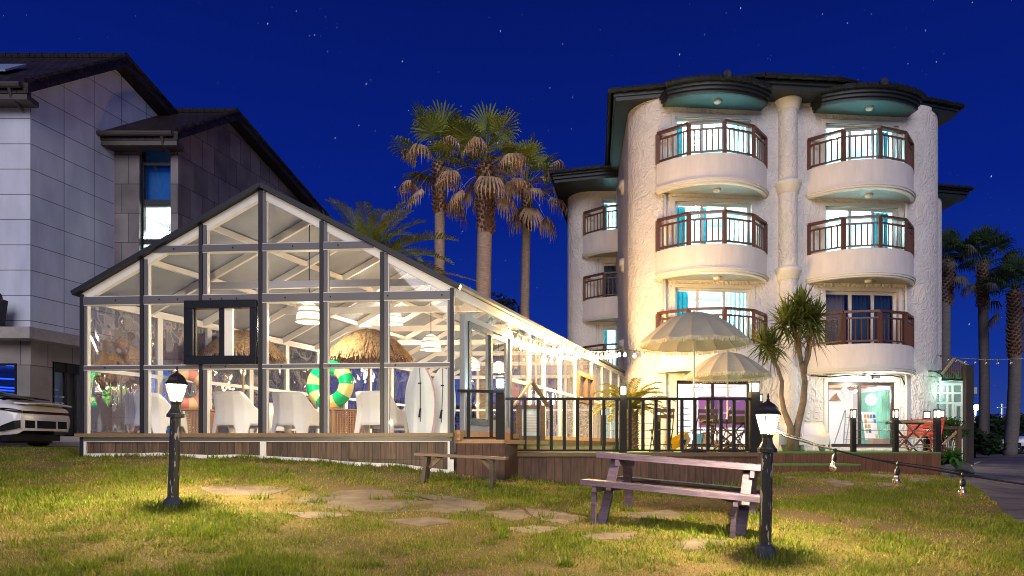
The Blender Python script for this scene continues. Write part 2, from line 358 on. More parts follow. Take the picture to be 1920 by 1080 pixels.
# ---------------------------------------------------------------- paved driveway at the right
dxs = np.linspace(0, 1, 60); dys = np.r_[np.linspace(-3, 15, 60), np.linspace(15.6, 48, 60)]
pd = np.array(DRIVE+[(9.6, 16), (13.0, 22), (14.4, 27), (15, 48)]); mb = MB()
for y in dys:
    xl = np.interp(y, pd[:, 1], pd[:, 0])
    for t in dxs:
        x = xl+(60-xl)*t**2.2; mb.v.append((x, y, gz(x, y)+.006))
n_ = len(dxs); mb.f = [(j*n_+i, j*n_+i+1, (j+1)*n_+i+1, (j+1)*n_+i) for j in range(len(dys)-1) for i in range(n_-1)]
structure(mb, 'driveway', brickmat('drive_slabs', (.085, .066, .058), (.20, .16, .14), (.02, .017, .015), 1.25, .8, .03, .43, .55, .6, spec=.5, var=.5, vs=1.2), smooth=True)
mb = MB()   # pale painted line along the driveway edge
a = [hit(1788, 893), hit(1838, 866)]
for i in range(12):
    p, q = a[0].lerp(a[1], i/12), a[0].lerp(a[1], (i+1)/12); w = V(.07, .03, 0)
    mb.quad(*[V(v.x, v.y, gz(v.x, v.y)+.012) for v in (p-w, p+w, q+w, q-w)])
structure(mb, 'road_marking', M('worn_white_paint', (.62, .60, .55), .7, var=.4, vs=9))
# ---------------------------------------------------------------- grass blades
rg = np.random.default_rng(3)
def blades():
    N = 520000
    Yp = 3.6+(16.6-3.6)*rg.random(N)**1.75
    Xp = (rg.random(N)*2-1)*(.80*Yp+.6)
    ok = inside(LAWN, Xp, Yp)
    for s in SP:
        c = sum(s, V(0, 0, 0))/len(s); sh = [(c.x+(p.x-c.x)*.90, c.y+(p.y-c.y)*.84) for p in s]
        wob = .13*np.sin(Xp*7+Yp*5)+.10*np.sin(Xp*13-Yp*17)
        ok &= ~(inside(sh, Xp+wob, Yp+wob*.8) & (rg.random(len(Xp)) < .93))
    Xp, Yp = Xp[ok], Yp[ok]
    pn = np.sin(Xp*1.3+2*np.sin(Yp*.9))+np.sin(Yp*2.1+1.4*np.sin(Xp*1.7+1))+.7*np.sin(Xp*3.7+Yp*2.9)+.6*np.sin(Xp*6.1-Yp*5.2+np.sin(Yp*4))   # patchiness
    pn = (pn+3.3)/6.6
    keep = rg.random(len(Xp)) < np.clip(.05+2.0*(pn-.18), .05, 1); Xp, Yp, pn = Xp[keep], Yp[keep], pn[keep]
    ex, ey, er = [], [], []      # taller tufts at the feet of things and weeds scattered over the lawn
    def clump(x, y, r, k): ex.append(x+rg.normal(0, r, k)); ey.append(y+rg.normal(0, r, k)); er.append(np.full(k, 1.0))
    for x, y in ((-3.48, 7.0), (2.26, 6.1)): clump(x, y, .11, 420)
    for x, y in ((-1.25, 9.8), (-.3, 9.85), (.95, 7.5), (2.35, 6.9), (1.35, 8.3), (2.7, 7.6)): clump(x, y, .09, 200)
    for t in rg.random(80): clump(-7.2+6.2*t, 11.50-.46*t, .05, int(rg.integers(10, 60)))
    for t in rg.random(60): clump(-.1+4.4*t, 12.12, .05, int(rg.integers(8, 40)))
    for k in range(170):
        yy = 3.8+10*rg.random()**1.5; clump((rg.random()*2-1)*.78*yy, yy, .035+.05*rg.random(), int(rg.integers(25, 110)))
    ex, ey, er = np.concatenate(ex), np.concatenate(ey), np.concatenate(er); m_ = inside(LAWN, ex, ey); ex, ey, er = ex[m_], ey[m_], er[m_]
    Xp, Yp, pn = np.r_[Xp, ex], np.r_[Yp, ey], np.r_[pn, np.full(len(ex), .72)]; ext = np.r_[np.zeros(len(Xp)-len(ex)), er]
    n = len(Xp); Zp = gz_arr(Xp, Yp)
    tp = np.clip(np.sin(Xp*9.1+3*np.sin(Yp*4.3))*np.sin(Yp*11.3+2*np.sin(Xp*5.7))-.35, 0, 1); L = (.012+.045*rg.random(n)**1.6)*(.35+1.0*pn+1.3*tp); tuft = rg.random(n) < .015; L = np.where(tuft, L*1.9, L); L = L*(1+.85*ext)
    a = rg.random(n)*6.283; lean = .35+.9*rg.random(n)
    wd_ = (.0022+.0006*Yp)*(.7+.6*rg.random(n))
    dx, dy = np.cos(a), np.sin(a); sxp, syp = -dy*wd_, dx*wd_
    hz = L*np.cos(lean*.8); hr = L*np.sin(lean*.8)
    v = np.empty((n, 3, 3), np.float32)
    v[:, 0] = np.stack([Xp-sxp, Yp-syp, Zp-.004], 1); v[:, 1] = np.stack([Xp+sxp, Yp+syp, Zp-.004], 1); v[:, 2] = np.stack([Xp+dx*hr, Yp+dy*hr, Zp+hz], 1)
    me = bpy.data.meshes.new('grass'); me.vertices.add(n*3); me.vertices.foreach_set('co', v.ravel())
    me.loops.add(n*3); me.loops.foreach_set('vertex_index', np.arange(n*3, dtype=np.int32))
    me.polygons.add(n); me.polygons.foreach_set('loop_start', np.arange(0, n*3, 3, dtype=np.int32)); me.polygons.foreach_set('loop_total', np.full(n, 3, np.int32))
    me.update(); me.validate()
    at = me.color_attributes.new('hue', 'FLOAT_COLOR', 'CORNER')
    dry = np.clip(1.02-1.42*pn-.5*tp+.6*(rg.random(n)-.5), 0, 1)[:, None]
    g1 = np.array([.17, .225, .018]); g2 = np.array([.50, .35, .11]); cc = g1*(1-dry)+g2*dry; cc = cc*(.7+.6*rg.random(n))[:, None]
    cl = np.ones((n, 3, 4), np.float32); cl[:, :, :3] = cc[:, None, :]; at.data.foreach_set('color', cl.ravel())
    m = bpy.data.materials.new('grass_blade'); m.use_nodes = True; nn = m.node_tree.nodes; LL = m.node_tree.links
    vc = nn.new('ShaderNodeVertexColor'); vc.layer_name = 'hue'; b = nn['Principled BSDF']; b.inputs['Roughness'].default_value = .6; b.inputs['Specular IOR Level'].default_value = .2
    tr = nn.new('ShaderNodeBsdfTranslucent'); mx = nn.new('ShaderNodeMixShader'); mx.inputs[0].default_value = .35
    LL.new(vc.outputs[0], b.inputs['Base Color']); LL.new(vc.outputs[0], tr.inputs[0]); LL.new(b.outputs[0], mx.inputs[1]); LL.new(tr.outputs[0], mx.inputs[2]); LL.new(mx.outputs[0], nn['Material Output'].inputs[0])
    me.materials.append(m); o = bpy.data.objects.new('grass', me); col.objects.link(o)
    tag(o, 'short patchy yellow green lawn grass sloping down to the right', 'grass', kind='stuff')
blades()
# ================================================================ glasshouse
GA = V(-7.28, 11.58, 0); GB = V(-.937, 11.1, 0); GD = V(.375, 1, 0); DEP = 13.3
APX = -4.14; APY = 11.35
zF, zS, zE, zA = ZC+.17, ZC+.225, ZC+2.58, ZC+4.26
def gf(t, z, off=0): p = GA.lerp(GB, t); return V(p.x+.075*0, p.y-off, z)          # along the front wall
tA = (APX-GA.x)/(GB.x-GA.x)
def zroof(t): return zE+(zA-zE)*(t/tA if t < tA else (1-t)/(1-tA))
def gl(s, z): p = GA+GD*s; return V(p.x, p.y, z)
def gr(s, z): p = GB+GD*s; return V(p.x, p.y, z)
def gt(t, s, z): p = GA.lerp(GB, t)+GD*s; return V(p.x, p.y, z)
gh = thing('glasshouse', 'glazed gabled glasshouse with white frames and dark roof edge, lit inside', 'glasshouse', (-4.1, 11.3, ZC-.2))
# floor slab
mb = MB(); mb.prism([gl(.05, zF-.25), gr(.05, zF-.25), gr(DEP, zF-.25), gl(DEP, zF-.25)], (0, 0, .25)); mb.build('floor', M('glasshouse_floor', (.5, .45, .38), .5, var=.15), gh)
# front frame
fx = [(273-152)/700, (383-152)/700, (495-152)/700, (607-152)/700, (720-152)/700]
def tpx(x):   # front-wall parameter seen at photo column x
    k = (x-960)/F; return (k*GA.y-GA.x)/((GB.x-GA.x)-k*(GB.y-GA.y))
fx = [tpx(x) for x in (273, 383, 494, 608, 721)]
ts = [0]+fx+[1]
fd = (GB-GA).normalized(); fn = V(fd.y, -fd.x, 0)       # fn points to the camera
for i, t in enumerate(ts):
    base = GA.lerp(GB, t); zt = zroof(t)-.03
    if i == 2: continue
    mb = MB(); c = base+fd*(.06 if i == 0 else -.06 if i == 6 else .025)
    mb.beam(V(c.x, c.y, ZC+.1), V(c.x, c.y, zt), .115, .06, up=fn); mb.build('post', white_frame, gh)
    mb = MB(); c = c+fn*.043; mb.beam(V(c.x, c.y, ZC+.1), V(c.x, c.y, zt), .085, .02, up=fn); mb.build('post_face', shaded_front, gh)  # thin outer strip carries the painted shade of the white post
    mb = MB(); c = base+fn*.062+fd*(.03 if i == 0 else -.03 if i == 6 else -.025); mb.beam(V(c.x, c.y, ZC-.2 if i in (0, 6) else ZC+.23), V(c.x, c.y, zt+.02), .062, .03, up=fn); mb.build('post_cap', navy_cap, gh)
def frail(t0, t1, z, h, d=.07, o=.0, m=white_frame, name='rail'):
    a, b = GA.lerp(GB, t0)+fn*o, GA.lerp(GB, t1)+fn*o; mb = MB(); mb.beam(V(a.x, a.y, z), V(b.x, b.y, z), d, h+.012*(m is white_frame)); r_ = mb.build(name, m, gh)
    if m is white_frame: a, b = a+fn*(d/2+.006), b+fn*(d/2+.006); mb = MB(); mb.beam(V(a.x, a.y, z), V(b.x, b.y, z), .012, h-.012); mb.build(name+'_face', shaded_front, gh)  # outer strip of the white rail in its painted shade tone
    return r_
frail(0.005, .995, ZC+2.46, .14, .1, .012)
frail(0.005, .995, ZC+1.33, .07, .1, .012)
tu = (3.27-2.58)/(4.26-2.58)
frail(tA*tu, 1-(1-tA)*tu, ZC+3.30, .12, .1, .012)
frail(-.004, 1.0, ZC+.195, .06, .22, .06, M('sill_wood', (.20, .13, .06), .5, var=.3, vs=9, stretch=(1, 8, 8)), 'sill')
frail(0.01, .995, ZC+.125, .07, .08, .03, white_frame, 'bottom_rail')
# the post interrupted by the sliding window: a piece below it and a piece above it
for za, zb in ((ZC+.1, ZC+1.36), (ZC+2.42, zroof(fx[1])-.03)):
    base = GA.lerp(GB, fx[1]); c = base+fd*.025
    mb = MB(); mb.beam(V(c.x, c.y, za), V(c.x, c.y, zb), .115, .06, up=fn); mb.build('post', white_frame, gh)
    mb = MB(); q = c+fn*.043; mb.beam(V(q.x, q.y, za), V(q.x, q.y, zb), .085, .02, up=fn); mb.build('post_face', shaded_front, gh)
    mb = MB(); q = base+fn*.062-fd*.025; mb.beam(V(q.x, q.y, za+(.13 if za < ZC+1 else 0)), V(q.x, q.y, zb+.02), .062, .03, up=fn); mb.build('post_cap', navy_cap, gh)
# screws on the rails
mb = MB()
for t, z in [(x, 2.46) for x in (.1, .22, .27, .36, .39, .43, .56, .68, .83, .97)]+[(x, 1.33) for x in (.07, .33, .36, .4, .55, .68, .85)]+[(x, 3.30) for x in (.26, .42, .58, .70)]:
    p = GA.lerp(GB, t)+fn*.078; mb.box((p.x, p.y, ZC+z), (.022, .012, .022))
mb.build('screw', black_metal, gh)
# plank skirt and its bottom trim follow the ground
def skirt(a, b, n=8):
    p, t = MB(), MB()
    for i in range(n):
        u, v = a.lerp(b, i/n), a.lerp(b, (i+1)/n); g0, g1 = gz(u.x, u.y-.08)-.02, gz(v.x, v.y-.08)-.02
        p.quad(V(u.x, u.y, g0), V(v.x, v.y, g1), V(v.x, v.y, ZC+.12), V(u.x, u.y, ZC+.12))
        t.beam(V(u.x, u.y-.02, g0+.055), V(v.x, v.y-.02, g1+.055), .03, .06)
    return p, t
p, t = skirt(GA+fn*.02, GB+fn*.02, 14); p.build('skirt', dark_planks, gh); t.build('skirt_trim', white_frame, gh)
for t in (fx[2], .0, 1.0):
    mb = MB(); c = GA.lerp(GB, t)+fn*.045+fd*(.05 if t == 0 else -.05 if t == 1 else .02); mb.beam(V(c.x, c.y, gz(c.x, c.y)-.05), V(c.x, c.y, ZC+.16), .10, .04, up=fn)
    mb.build('skirt_post', white_frame, gh)
# front glass with gable
mb = MB(); mb.add([gf(.01, zS), gf(.99, zS), gf(.99, zE), gf(tA, zA-.05), gf(.01, zE)], [(0, 1, 2, 3, 4)]); mb.build('front_pane', clear_glass, gh)
# rakes: white inner and dark outer edge
for ta, tb in ((0, tA), (1, tA)):
    a, b = gf(ta, zE), gf(tb, zA); mb = MB(); mb.beam(a+V(0, .0, -.07), b+V(0, .0, -.07), .09, .13); mb.build('rake', white_frame, gh)
    s = 1 if ta == 0 else -1
    mb = MB(); mb.beam(a+V(-.10*s, -.06, -.0), b+V(0, -.06, .05), .17, .075); mb.build('rake_cap', navy_cap, gh)
# roof sheets
film = sheet('roof_film', (.29, .31, .35), .06, .25, .8, .5)
for f, nm in ((gl, 0), (gr, 1)):
    a, b, c, d = f(0, zE+.02), f(DEP, zE+.02), gt(tA, DEP, zA+.02), gt(tA, 0, zA+.02)
    mb = MB(); mb.prism([a, b, c, d], (0, 0, .035)); mb.build('roof_sheet', film, gh)
# rafters, ties, purlins
ss = [1.25, 2.45, 3.6, 4.75, 5.9, 7.05, 8.2, 9.35, 10.5, 11.65, 13.2]
for i, s in enumerate(ss):
    mb = MB()
    for t in (0, 1): mb.beam(gt(t, s, zE-.06), gt(tA, s, zA-.06), .07, .12)
    mb.build('rafter', white_frame, gh)
    if i % 2 == 0:
        zz = ZC+3.0; k = (zz-zE)/(zA-zE); mb = MB(); mb.beam(gt(tA*k, s, zz), gt(1-(1-tA)*k, s, zz), .06, .13); mb.build('tie_beam', white_frame, gh)
for t in (tA*.36, tA*.7, tA, 1-(1-tA)*.7, 1-(1-tA)*.36):
    mb = MB(); mb.beam(gt(t, 0, zroof(t)-.05), gt(t, DEP, zroof(t)-.05), .07, .09); mb.build('purlin', white_frame, gh)
# long side walls
wavy = glass('film_wall', .40, (.92, .92, .92), .015, 1.0, 1.3, True, (1, 1, .6), dirt=.03)
wavy2 = glass('film_wall_outer', .30, (.95, .95, .95), .02, .8, 1.2, True, (1, 1, .5), dirt=.04)
for f, nm, side in ((gl, 'left', -1), (gr, 'right', 1)):
    mb = MB(); mb.beam(f(0, zE-.07), f(DEP, zE-.07), .09, .13); mb.build('wall_plate', white_frame, gh)
    mb = MB(); mb.beam(f(0, zE+.05)+V(.06*side, 0, 0), f(DEP, zE+.05)+V(.06*side, 0, 0), .12, .06); mb.build('gutter', M('gutter_grey', (.20, .18, .16), .5), gh)
    s0 = 2.35 if side > 0 else 0
    mb = MB(); mb.beam(f(s0, ZC+1.33), f(DEP, ZC+1.33), .06, .07); mb.build('side_rail', white_frame, gh)
    mb = MB(); mb.beam(f(s0, zF+.03), f(DEP, zF+.03), .08, .12); mb.build('side_sill', brown_wood if side < 0 else light_wood, gh)
    mb = MB(); mb.beam(f(s0, zF-.25)+V(.02*side, 0, 0), f(DEP, zF-.25)+V(.02*side, 0, 0), .05, .5); mb.build('side_skirt', fascia_wood, gh)
    pos = [2.3, 3.45, 4.4, 5.6, 6.9, 8.6, 9.8, 11.0, 12.2, 13.25] if side > 0 else [1.45, 2.6, 3.75, 4.9, 6.05, 7.2, 8.35, 9.5, 10.65, 11.8, 13.2]
    for s in pos:
        mb = MB(); mb.beam(f(s, zF), f(s, zE-.1), .07, .12, up=GD); mb.build('side_post', white_frame, gh)
    mb = MB(); mb.quad(f(s0, zF), f(DEP, zF), f(DEP, zE), f(s0, zE)); mb.build('side_film', wavy if side < 0 else wavy2, gh)
# back wall
mb = MB()
for i in range(7): t = i/6; mb.beam(gt(t, DEP, zF), gt(t, DEP, zroof(t)-.1), .08, .08, up=GD)
mb.beam(gt(0, DEP, zE-.05), gt(1, DEP, zE-.05), .08, .12); mb.beam(gt(0, DEP, ZC+1.33), gt(1, DEP, ZC+1.33), .06, .07)
mb.build('back_frame', white_frame, gh)
mb = MB(); mb.add([gt(0, DEP, zF), gt(1, DEP, zF), gt(1, DEP, zE), gt(tA, DEP, zA), gt(0, DEP, zE)], [(0, 1, 2, 3, 4)]); mb.build('back_pane', clear_glass, gh)
# black sliding window in the front
def wpt(x, y): t = tpx(x); p = GA.lerp(GB, t); Y = p.y; return t, ZC+(H-y)*Y/F
t0, z1 = wpt(353, 567); t1, z0 = wpt(487, 684)
mb = MB()
def bar(mb, ta, tb, za, zb, o, d):
    a, b = GA.lerp(GB, ta)+fn*o, GA.lerp(GB, tb)+fn*o; mb.beam(V(a.x, a.y, (za+zb)/2), V(b.x, b.y, (za+zb)/2), d, zb-za)
w = (t1-t0)
bar(mb, t0, t1, z1-.13, z1, .07, .14); bar(mb, t0, t1, z0, z0+.14, .071, .142); bar(mb, t0, t0+w*.125, z0+.14, z1-.13, .072, .138); bar(mb, t1-w*.09, t1, z0+.14, z1-.13, .072, .138)
sw = mb.build('sliding_window', M('black_frame', (.012, .013, .013), .25), gh, bevel=.008)
mb = MB(); bar(mb, t0+w*.47, t0+w*.54, z0+.14, z1-.13, .06, .06); bar(mb, t0+w*.125, t0+w*.14, z0+.14, z1-.13, .055, .05); mb.build('sash', M('black_frame', (0, 0, 0)), sw)
mb = MB(); bar(mb, t0+w*.54, t0+w*.65, z0+.14, z1-.13, .05, .05); mb.build('inner_sash', white_frame, sw)
# glazed sliding door in the right wall, first bay
steel = M('teal_steel', (.10, .13, .15), .25, .6); grey_frame = M('grey_frame', (.32, .33, .35), .3, .2)
dr = MB()
def rb(mb, s0, s1, z0, z1, o=.05, d=.06):
    a, b = gr(s0, (z0+z1)/2)+V(o, -.0, 0), gr(s1, (z0+z1)/2)+V(o, 0, 0); mb.beam(a, b, d, z1-z0)
for s_, e_ in ((.18, .28), (2.15, 2.25)): rb(dr, s_, e_, zF+.1, ZC+2.2, .05, .1)
rb(dr, .28, 2.15, ZC+2.1, ZC+2.2, .05, .1); rb(dr, .28, 2.15, zF+.1, zF+.2, .05, .1)
door = dr.build('door_frame', grey_frame, gh)
for s_, e_, o, m_ in ((.30, 1.28, .09, steel), (1.18, 2.13, .04, grey_frame)):
    mb = MB(); rb(mb, s_, s_+.09, zF+.2, ZC+2.1, o, .05); rb(mb, e_-.09, e_, zF+.2, ZC+2.1, o, .05); rb(mb, s_+.09, e_-.09, ZC+2.0, ZC+2.1, o, .05); rb(mb, s_+.09, e_-.09, zF+.2, zF+.32, o, .05)
    dd = mb.build('sliding_door', m_, gh)
    mb = MB(); mb.quad(gr(s_, zF+.2)+V(o, 0, 0), gr(e_, zF+.2)+V(o, 0, 0), gr(e_, ZC+2.1)+V(o, 0, 0), gr(s_, ZC+2.1)+V(o, 0, 0)); mb.build('door_pane', window_glass, dd)
mb = MB(); mb.quad(gr(0.05, ZC+2.2), gr(2.3, ZC+2.2), gr(2.3, zE), gr(.05, zE)); mb.build('transom_film', wavy2, gh)
mb = MB(); rb(mb, 0, 2.3, zF-.06, zF+.1, .04, .12); mb.build('door_sill', light_wood, gh)
# small brown window in the right wall
mb = MB()
for s_, e_, a, b in ((6.95, 8.55, 1.95, 2.07), (6.95, 8.55, 1.25, 1.37), (6.95, 7.07, 1.37, 1.95), (8.43, 8.55, 1.37, 1.95), (7.7, 7.8, 1.37, 1.95)): rb(mb, s_, e_, ZC+a-.05, ZC+b-.05, .06, .09)
mb.build('side_window', brown_wood, gh)
# ---------------------------------------------------------------- pendant lamps
shade_m = emat('woven_shade_glow', (1, .86, .62), 3.0, .22); band_m = M('woven_band', (.75, .62, .42), .7, var=.3, vs=40)
def pendant(loc, ztop, label):
    t = thing('pendant_lamp', label, 'pendant lamp', (loc[0], loc[1], loc[2]), 'woven pendant lamps in the glasshouse')
    x, y, z = loc
    mb = MB(); mb.tube([(x, y, z+.34), (x, y, ztop)], .008, 6); mb.lathe([(.06, ztop), (.06, ztop+.03)], 10, (x, y, 0)); mb.build('cord', black_metal, t)
    mb = MB(); mb.lathe([(.23, z), (.225, z+.1), (.20, z+.2), (.15, z+.28), (.08, z+.33)], 20, (x, y, 0), cap=False); mb.build('lamp_shade', shade_m, t, smooth=True)
    mb = MB()
    for r, zz in ((.235, .0), (.215, .16), (.165, .265)): mb.lathe([(r, z+zz-.012), (r+.006, z+zz), (r, z+zz+.022)], 20, (x, y, 0), cap=False)
    mb.lathe([(.09, z+.32), (.05, z+.36), (.02, z+.37)], 12, (x, y, 0)); mb.build('shade_rim', band_m, t)
    mb = MB(); mb.lathe([(.01, z+.06), (.045, z+.09), (.05, z+.13), (.02, z+.18)], 10, (x, y, 0)); mb.build('bulb', emat('warm_bulb', (1, .85, .6), 14), t, smooth=True)
    lamp('pendant_light', (x, y, z-.02), 230, (1, .86, .66), .12, t)
for (x, y, Y), lab in zip(((580, 603, 12.6), (808, 655, 15.9), (738, 607, 17.6), (885, 692, 20.2), (935, 697, 22.6)),
        ('woven dome pendant lamp hanging nearest the front glass', 'woven pendant lamp above the surfboards', 'woven pendant lamp half hidden behind the thatched parasol top',
         'small woven pendant lamp seen through the sliding glass door', 'farthest woven pendant lamp seen past the sliding glass door')):
    p = W(x, y, Y); k = (p.x-(GA.x+.375*(Y-GA.y)))/(GB.x-GA.x); pendant(p, zroof(min(max(k, .05), .95))-.12, lab)
for (x, y, Y), lab in () and (((327, 640, 14.2), 'woven pendant lamp hanging in the left bays beside the black window'), ((206, 640, 12.3), 'woven pendant lamp hanging by the far left glass wall')):
    p = W(x, y, Y); k = (p.x-(GA.x+.375*(Y-GA.y)))/(GB.x-GA.x); pendant(p, zroof(min(max(k, .05), .95))-.12, lab)
# ---------------------------------------------------------------- moulded lounge chairs
plastic = M('white_plastic', (.78, .76, .73), .35)
def chair_proto():
    t = thing('lounge_chair', 'x', 'chair', (0, 0, 0), local=True)
    # plan curve: front left -> round the back -> front right; +y is the back of the chair
    def plan(u):
        pts = [(-.37, -.36), (-.37, -.1), (-.36, .12), (-.30, .28), (-.17, .36), (0, .38), (.17, .36), (.30, .28), (.36, .12), (.37, -.1), (.37, -.36)]
        k = u*(len(pts)-1); i = min(int(k), len(pts)-2); f = k-i; return Vector((pts[i][0]*(1-f)+pts[i+1][0]*f, pts[i][1]*(1-f)+pts[i+1][1]*f, 0))
    def top(u):
        a = abs(u-.5)*2
        return .80 if a < .36 else .80-(.80-.50)*(.5-.5*math.cos(math.pi*min(1, (a-.36)/.42)))
    def bot(u):
        for c, w in ((.5, .13), (.16, .11), (.84, .11)):
            q = abs(u-c)
            if q < w: return .21 if q < w-.025 else .21*(w-q)/.025
        return 0.0
    n, m = 72, 9; mb = MB()
    for i in range(n+1):
        u = i/n; p = plan(u); zb, zt = bot(u), top(u)
        for j in range(m+1):
            z = zb+(zt-zb)*j/m; k = 1.13-.17*(z/.5) if z < .5 else .96+.06*(z-.5)
            y = p.y*k+max(0, z-.45)*.18*(1 if p.y > 0 else 0); mb.v.append((p.x*k, y, z))
    mb.f = [(i*(m+1)+j, (i+1)*(m+1)+j, (i+1)*(m+1)+j+1, i*(m+1)+j+1) for i in range(n) for j in range(m)]
    mb.build('shell', plastic, t, smooth=True, solid=.028)
    mb = MB(); mb.prism([(-.345, -.35, .36), (.345, -.35, .36), (.34, .1, .34), (.27, .27, .33), (0, .34, .33), (-.27, .27, .33), (-.34, .1, .34)], (0, 0, .035))
    mb.prism([(-.36, -.37, .17), (.36, -.37, .17), (.36, -.37, .39), (-.36, -.37, .39)], (0, .03, 0)); mb.build('seat', plastic, t, bevel=.01)
    return t
chp = chair_proto()
CH = 'white moulded lounge chairs'
spots = [((298, 12.85), R(165), 'white moulded lounge chair in the leftmost bay behind the garden lamp'),
         ((450, 12.5), R(163), 'white moulded lounge chair with sloping arm below the black window'),
         ((558, 12.6), R(164), 'white moulded lounge chair left of the green swim ring'),
         ((712, 12.45), R(166), 'white moulded lounge chair between lattice table and surfboards'),
         ((520, 14.9), R(20), 'white moulded lounge chair half hidden behind the one left of the green ring'),
         ((770, 14.6), R(-30), 'white moulded lounge chair facing the room behind the surfboards')]
first = True
for (px, Y), rz, lab in spots:
    p = W(px, 0, Y); loc = (p.x, p.y, zF)
    if first: chp.location = loc; chp.rotation_euler = (0, 0, rz); chp['label'] = lab; chp['group'] = CH; chp.scale = (1.02,)*3; first = False
    else: dup(chp, loc, rz, lab, CH, 1.02)
# ---------------------------------------------------------------- lattice tables
def lattice(loc, rz, label, w=.62, h=.56):
    t = thing('lattice_table', label, 'table', (0, 0, 0), 'wooden lattice tables', local=True)
    mb = MB(); mb.span(-w/2-.02, w/2+.02, -w/2-.02, w/2+.02, h-.03, h); mb.build('tabletop', light_wood, t, bevel=.005)
    for k in range(4):
        rot = Matrix.Rotation(k*math.pi/2, 3, 'Z'); mb = MB()
        for i in range(11):
            x = -w/2+.045+(w-.09)*i/10; mb.box(rot @ V(x, -w/2+.012, h/2), (.022, .016, h-.1), rot)
            z = .05+(h-.1)*i/10; mb.box(rot @ V(0, -w/2+.022, z), (w-.06, .012, .022), rot)
        mb.build('side_panel', light_wood, t)
        mb = MB(); q = rot @ V(w/2-.02, -w/2+.02, 0); mb.span(q.x-.02, q.x+.02, q.y-.02, q.y+.02, 0, h-.03); mb.build('leg', light_wood, t)
    t.location = loc; t.rotation_euler = (0, 0, rz); return t
pa = W(640, 0, 13.35); pb = W(368, 0, 13.3)
lattice((pa.x, pa.y, zF), R(38), 'pale wooden lattice table under the green and yellow swim ring')
lattice((pb.x, pb.y, zF), R(8), 'pale wooden lattice table under the pink and cream swim ring')
# ---------------------------------------------------------------- swim rings
def ring(px, Y, rmaj, rmin, rz, tilt, c1, c2, label, nseg):
    p = W(px, 0, Y); n1, n2 = 80, 16; mb = MB()
    for i in range(n1):
        a = 2*math.pi*i/n1
        for j in range(n2):
            b = 2*math.pi*j/n2; rr = rmaj+rmin*math.cos(b)*(1+.012*math.sin(a*40)); mb.v.append((rr*math.sin(a), rmin*math.sin(b), rr*math.cos(a)))
    mb.f = [(i*n2+j, ((i+1) % n1)*n2+j, ((i+1) % n1)*n2+(j+1) % n2, i*n2+(j+1) % n2) for i in range(n1) for j in range(n2)]
    o = mb.build('swim_ring', [c1, c2], None, smooth=True)
    for k, f in enumerate(o.data.polygons):
        i = k//n2; f.material_index = int(i*nseg/n1) % 2
    o.location = (p.x, p.y, zF+.56+rmaj+rmin-.015); o.rotation_euler = (tilt, 0, rz); tag(o, label, 'swim ring', 'inflatable swim rings')
ring(619, 13.3, .345, .145, R(-13), R(-6), M('ring_green', (.0, .42, .13), .22), M('ring_cream', (.75, .68, .22), .22), 'green and yellow striped swim ring standing on a lattice table', 12)
ring(352, 13.25, .29, .115, R(35), R(-5), M('ring_pink', (.70, .28, .20), .25), M('ring_pale', (.78, .58, .32), .25), 'pink and cream striped swim ring behind the garden lamp', 12)
# ---------------------------------------------------------------- thatched parasols
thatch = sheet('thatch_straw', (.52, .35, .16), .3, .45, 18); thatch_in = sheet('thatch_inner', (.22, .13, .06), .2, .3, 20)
def thatched(px, Y, zrim, ztop, rad, label):
    p = W(px, 0, Y); x, y = p.x, p.y
    t = thing('thatched_parasol', label, 'parasol', (x, y, zF), 'thatched parasols in the glasshouse'); rs = random.Random(int(px))
    mb = MB(); mb.tube([(x, y, zF), (x, y, ztop-.05)], .022, 8); mb.lathe([(.028, ZC+1.0), (.032, ZC+1.03), (.028, ZC+1.06)], 8, (x, y, 0)); mb.build('pole', light_wood, t)
    mb = MB(); mb.lathe([(.16, zF), (.15, zF+.06), (.05, zF+.09)], 14, (x, y, 0)); mb.build('base', black_metal, t)
    mb = MB(); prof = [(rad*f, zrim+(ztop-zrim)*math.cos(f*1.5)**.9*1.0) for f in (1, .85, .65, .4, .15, .02)]
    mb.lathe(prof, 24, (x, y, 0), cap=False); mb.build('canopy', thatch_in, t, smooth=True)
    mb = MB()
    for ti, (f0, f1, nn) in enumerate(((.02, .40, 180), (.26, .72, 420), (.55, 1.04, 700))):
        for i in range(nn):
            a = rs.uniform(0, 6.283); g0 = f0+rs.uniform(0, .12); g1 = f1+rs.uniform(-.05, .05)
            da = rs.uniform(-.07, .07); zo = rs.uniform(-.012, .035); pts = []
            for k in range(4):
                g = g0+(g1-g0)*k/3; z = zrim+(ztop-zrim)*max(0, math.cos(min(g, 1.04)*1.5))**.9+.02+zo+.02*ti*(k == 3)-(.10 if k == 3 else 0)*rs.uniform(.3, 1.4)
                aa = a+da*k; pts.append(V(x+rad*g*math.cos(aa), y+rad*g*math.sin(aa), z))
            wv = V(-math.sin(a), math.cos(a), 0)*.011
            for k in range(3): mb.quad(pts[k]-wv, pts[k]+wv, pts[k+1]+wv*.7, pts[k+1]-wv*.7)
    mb.build('straw_fringe', thatch, t, uv=False)
thatched(692, 13.9, ZC+1.74, ZC+2.36, .87, 'thatched straw parasol behind the green swim ring')
thatched(456, 14.4, ZC+1.85, ZC+2.42, .84, 'thatched straw parasol seen through the black sliding window')
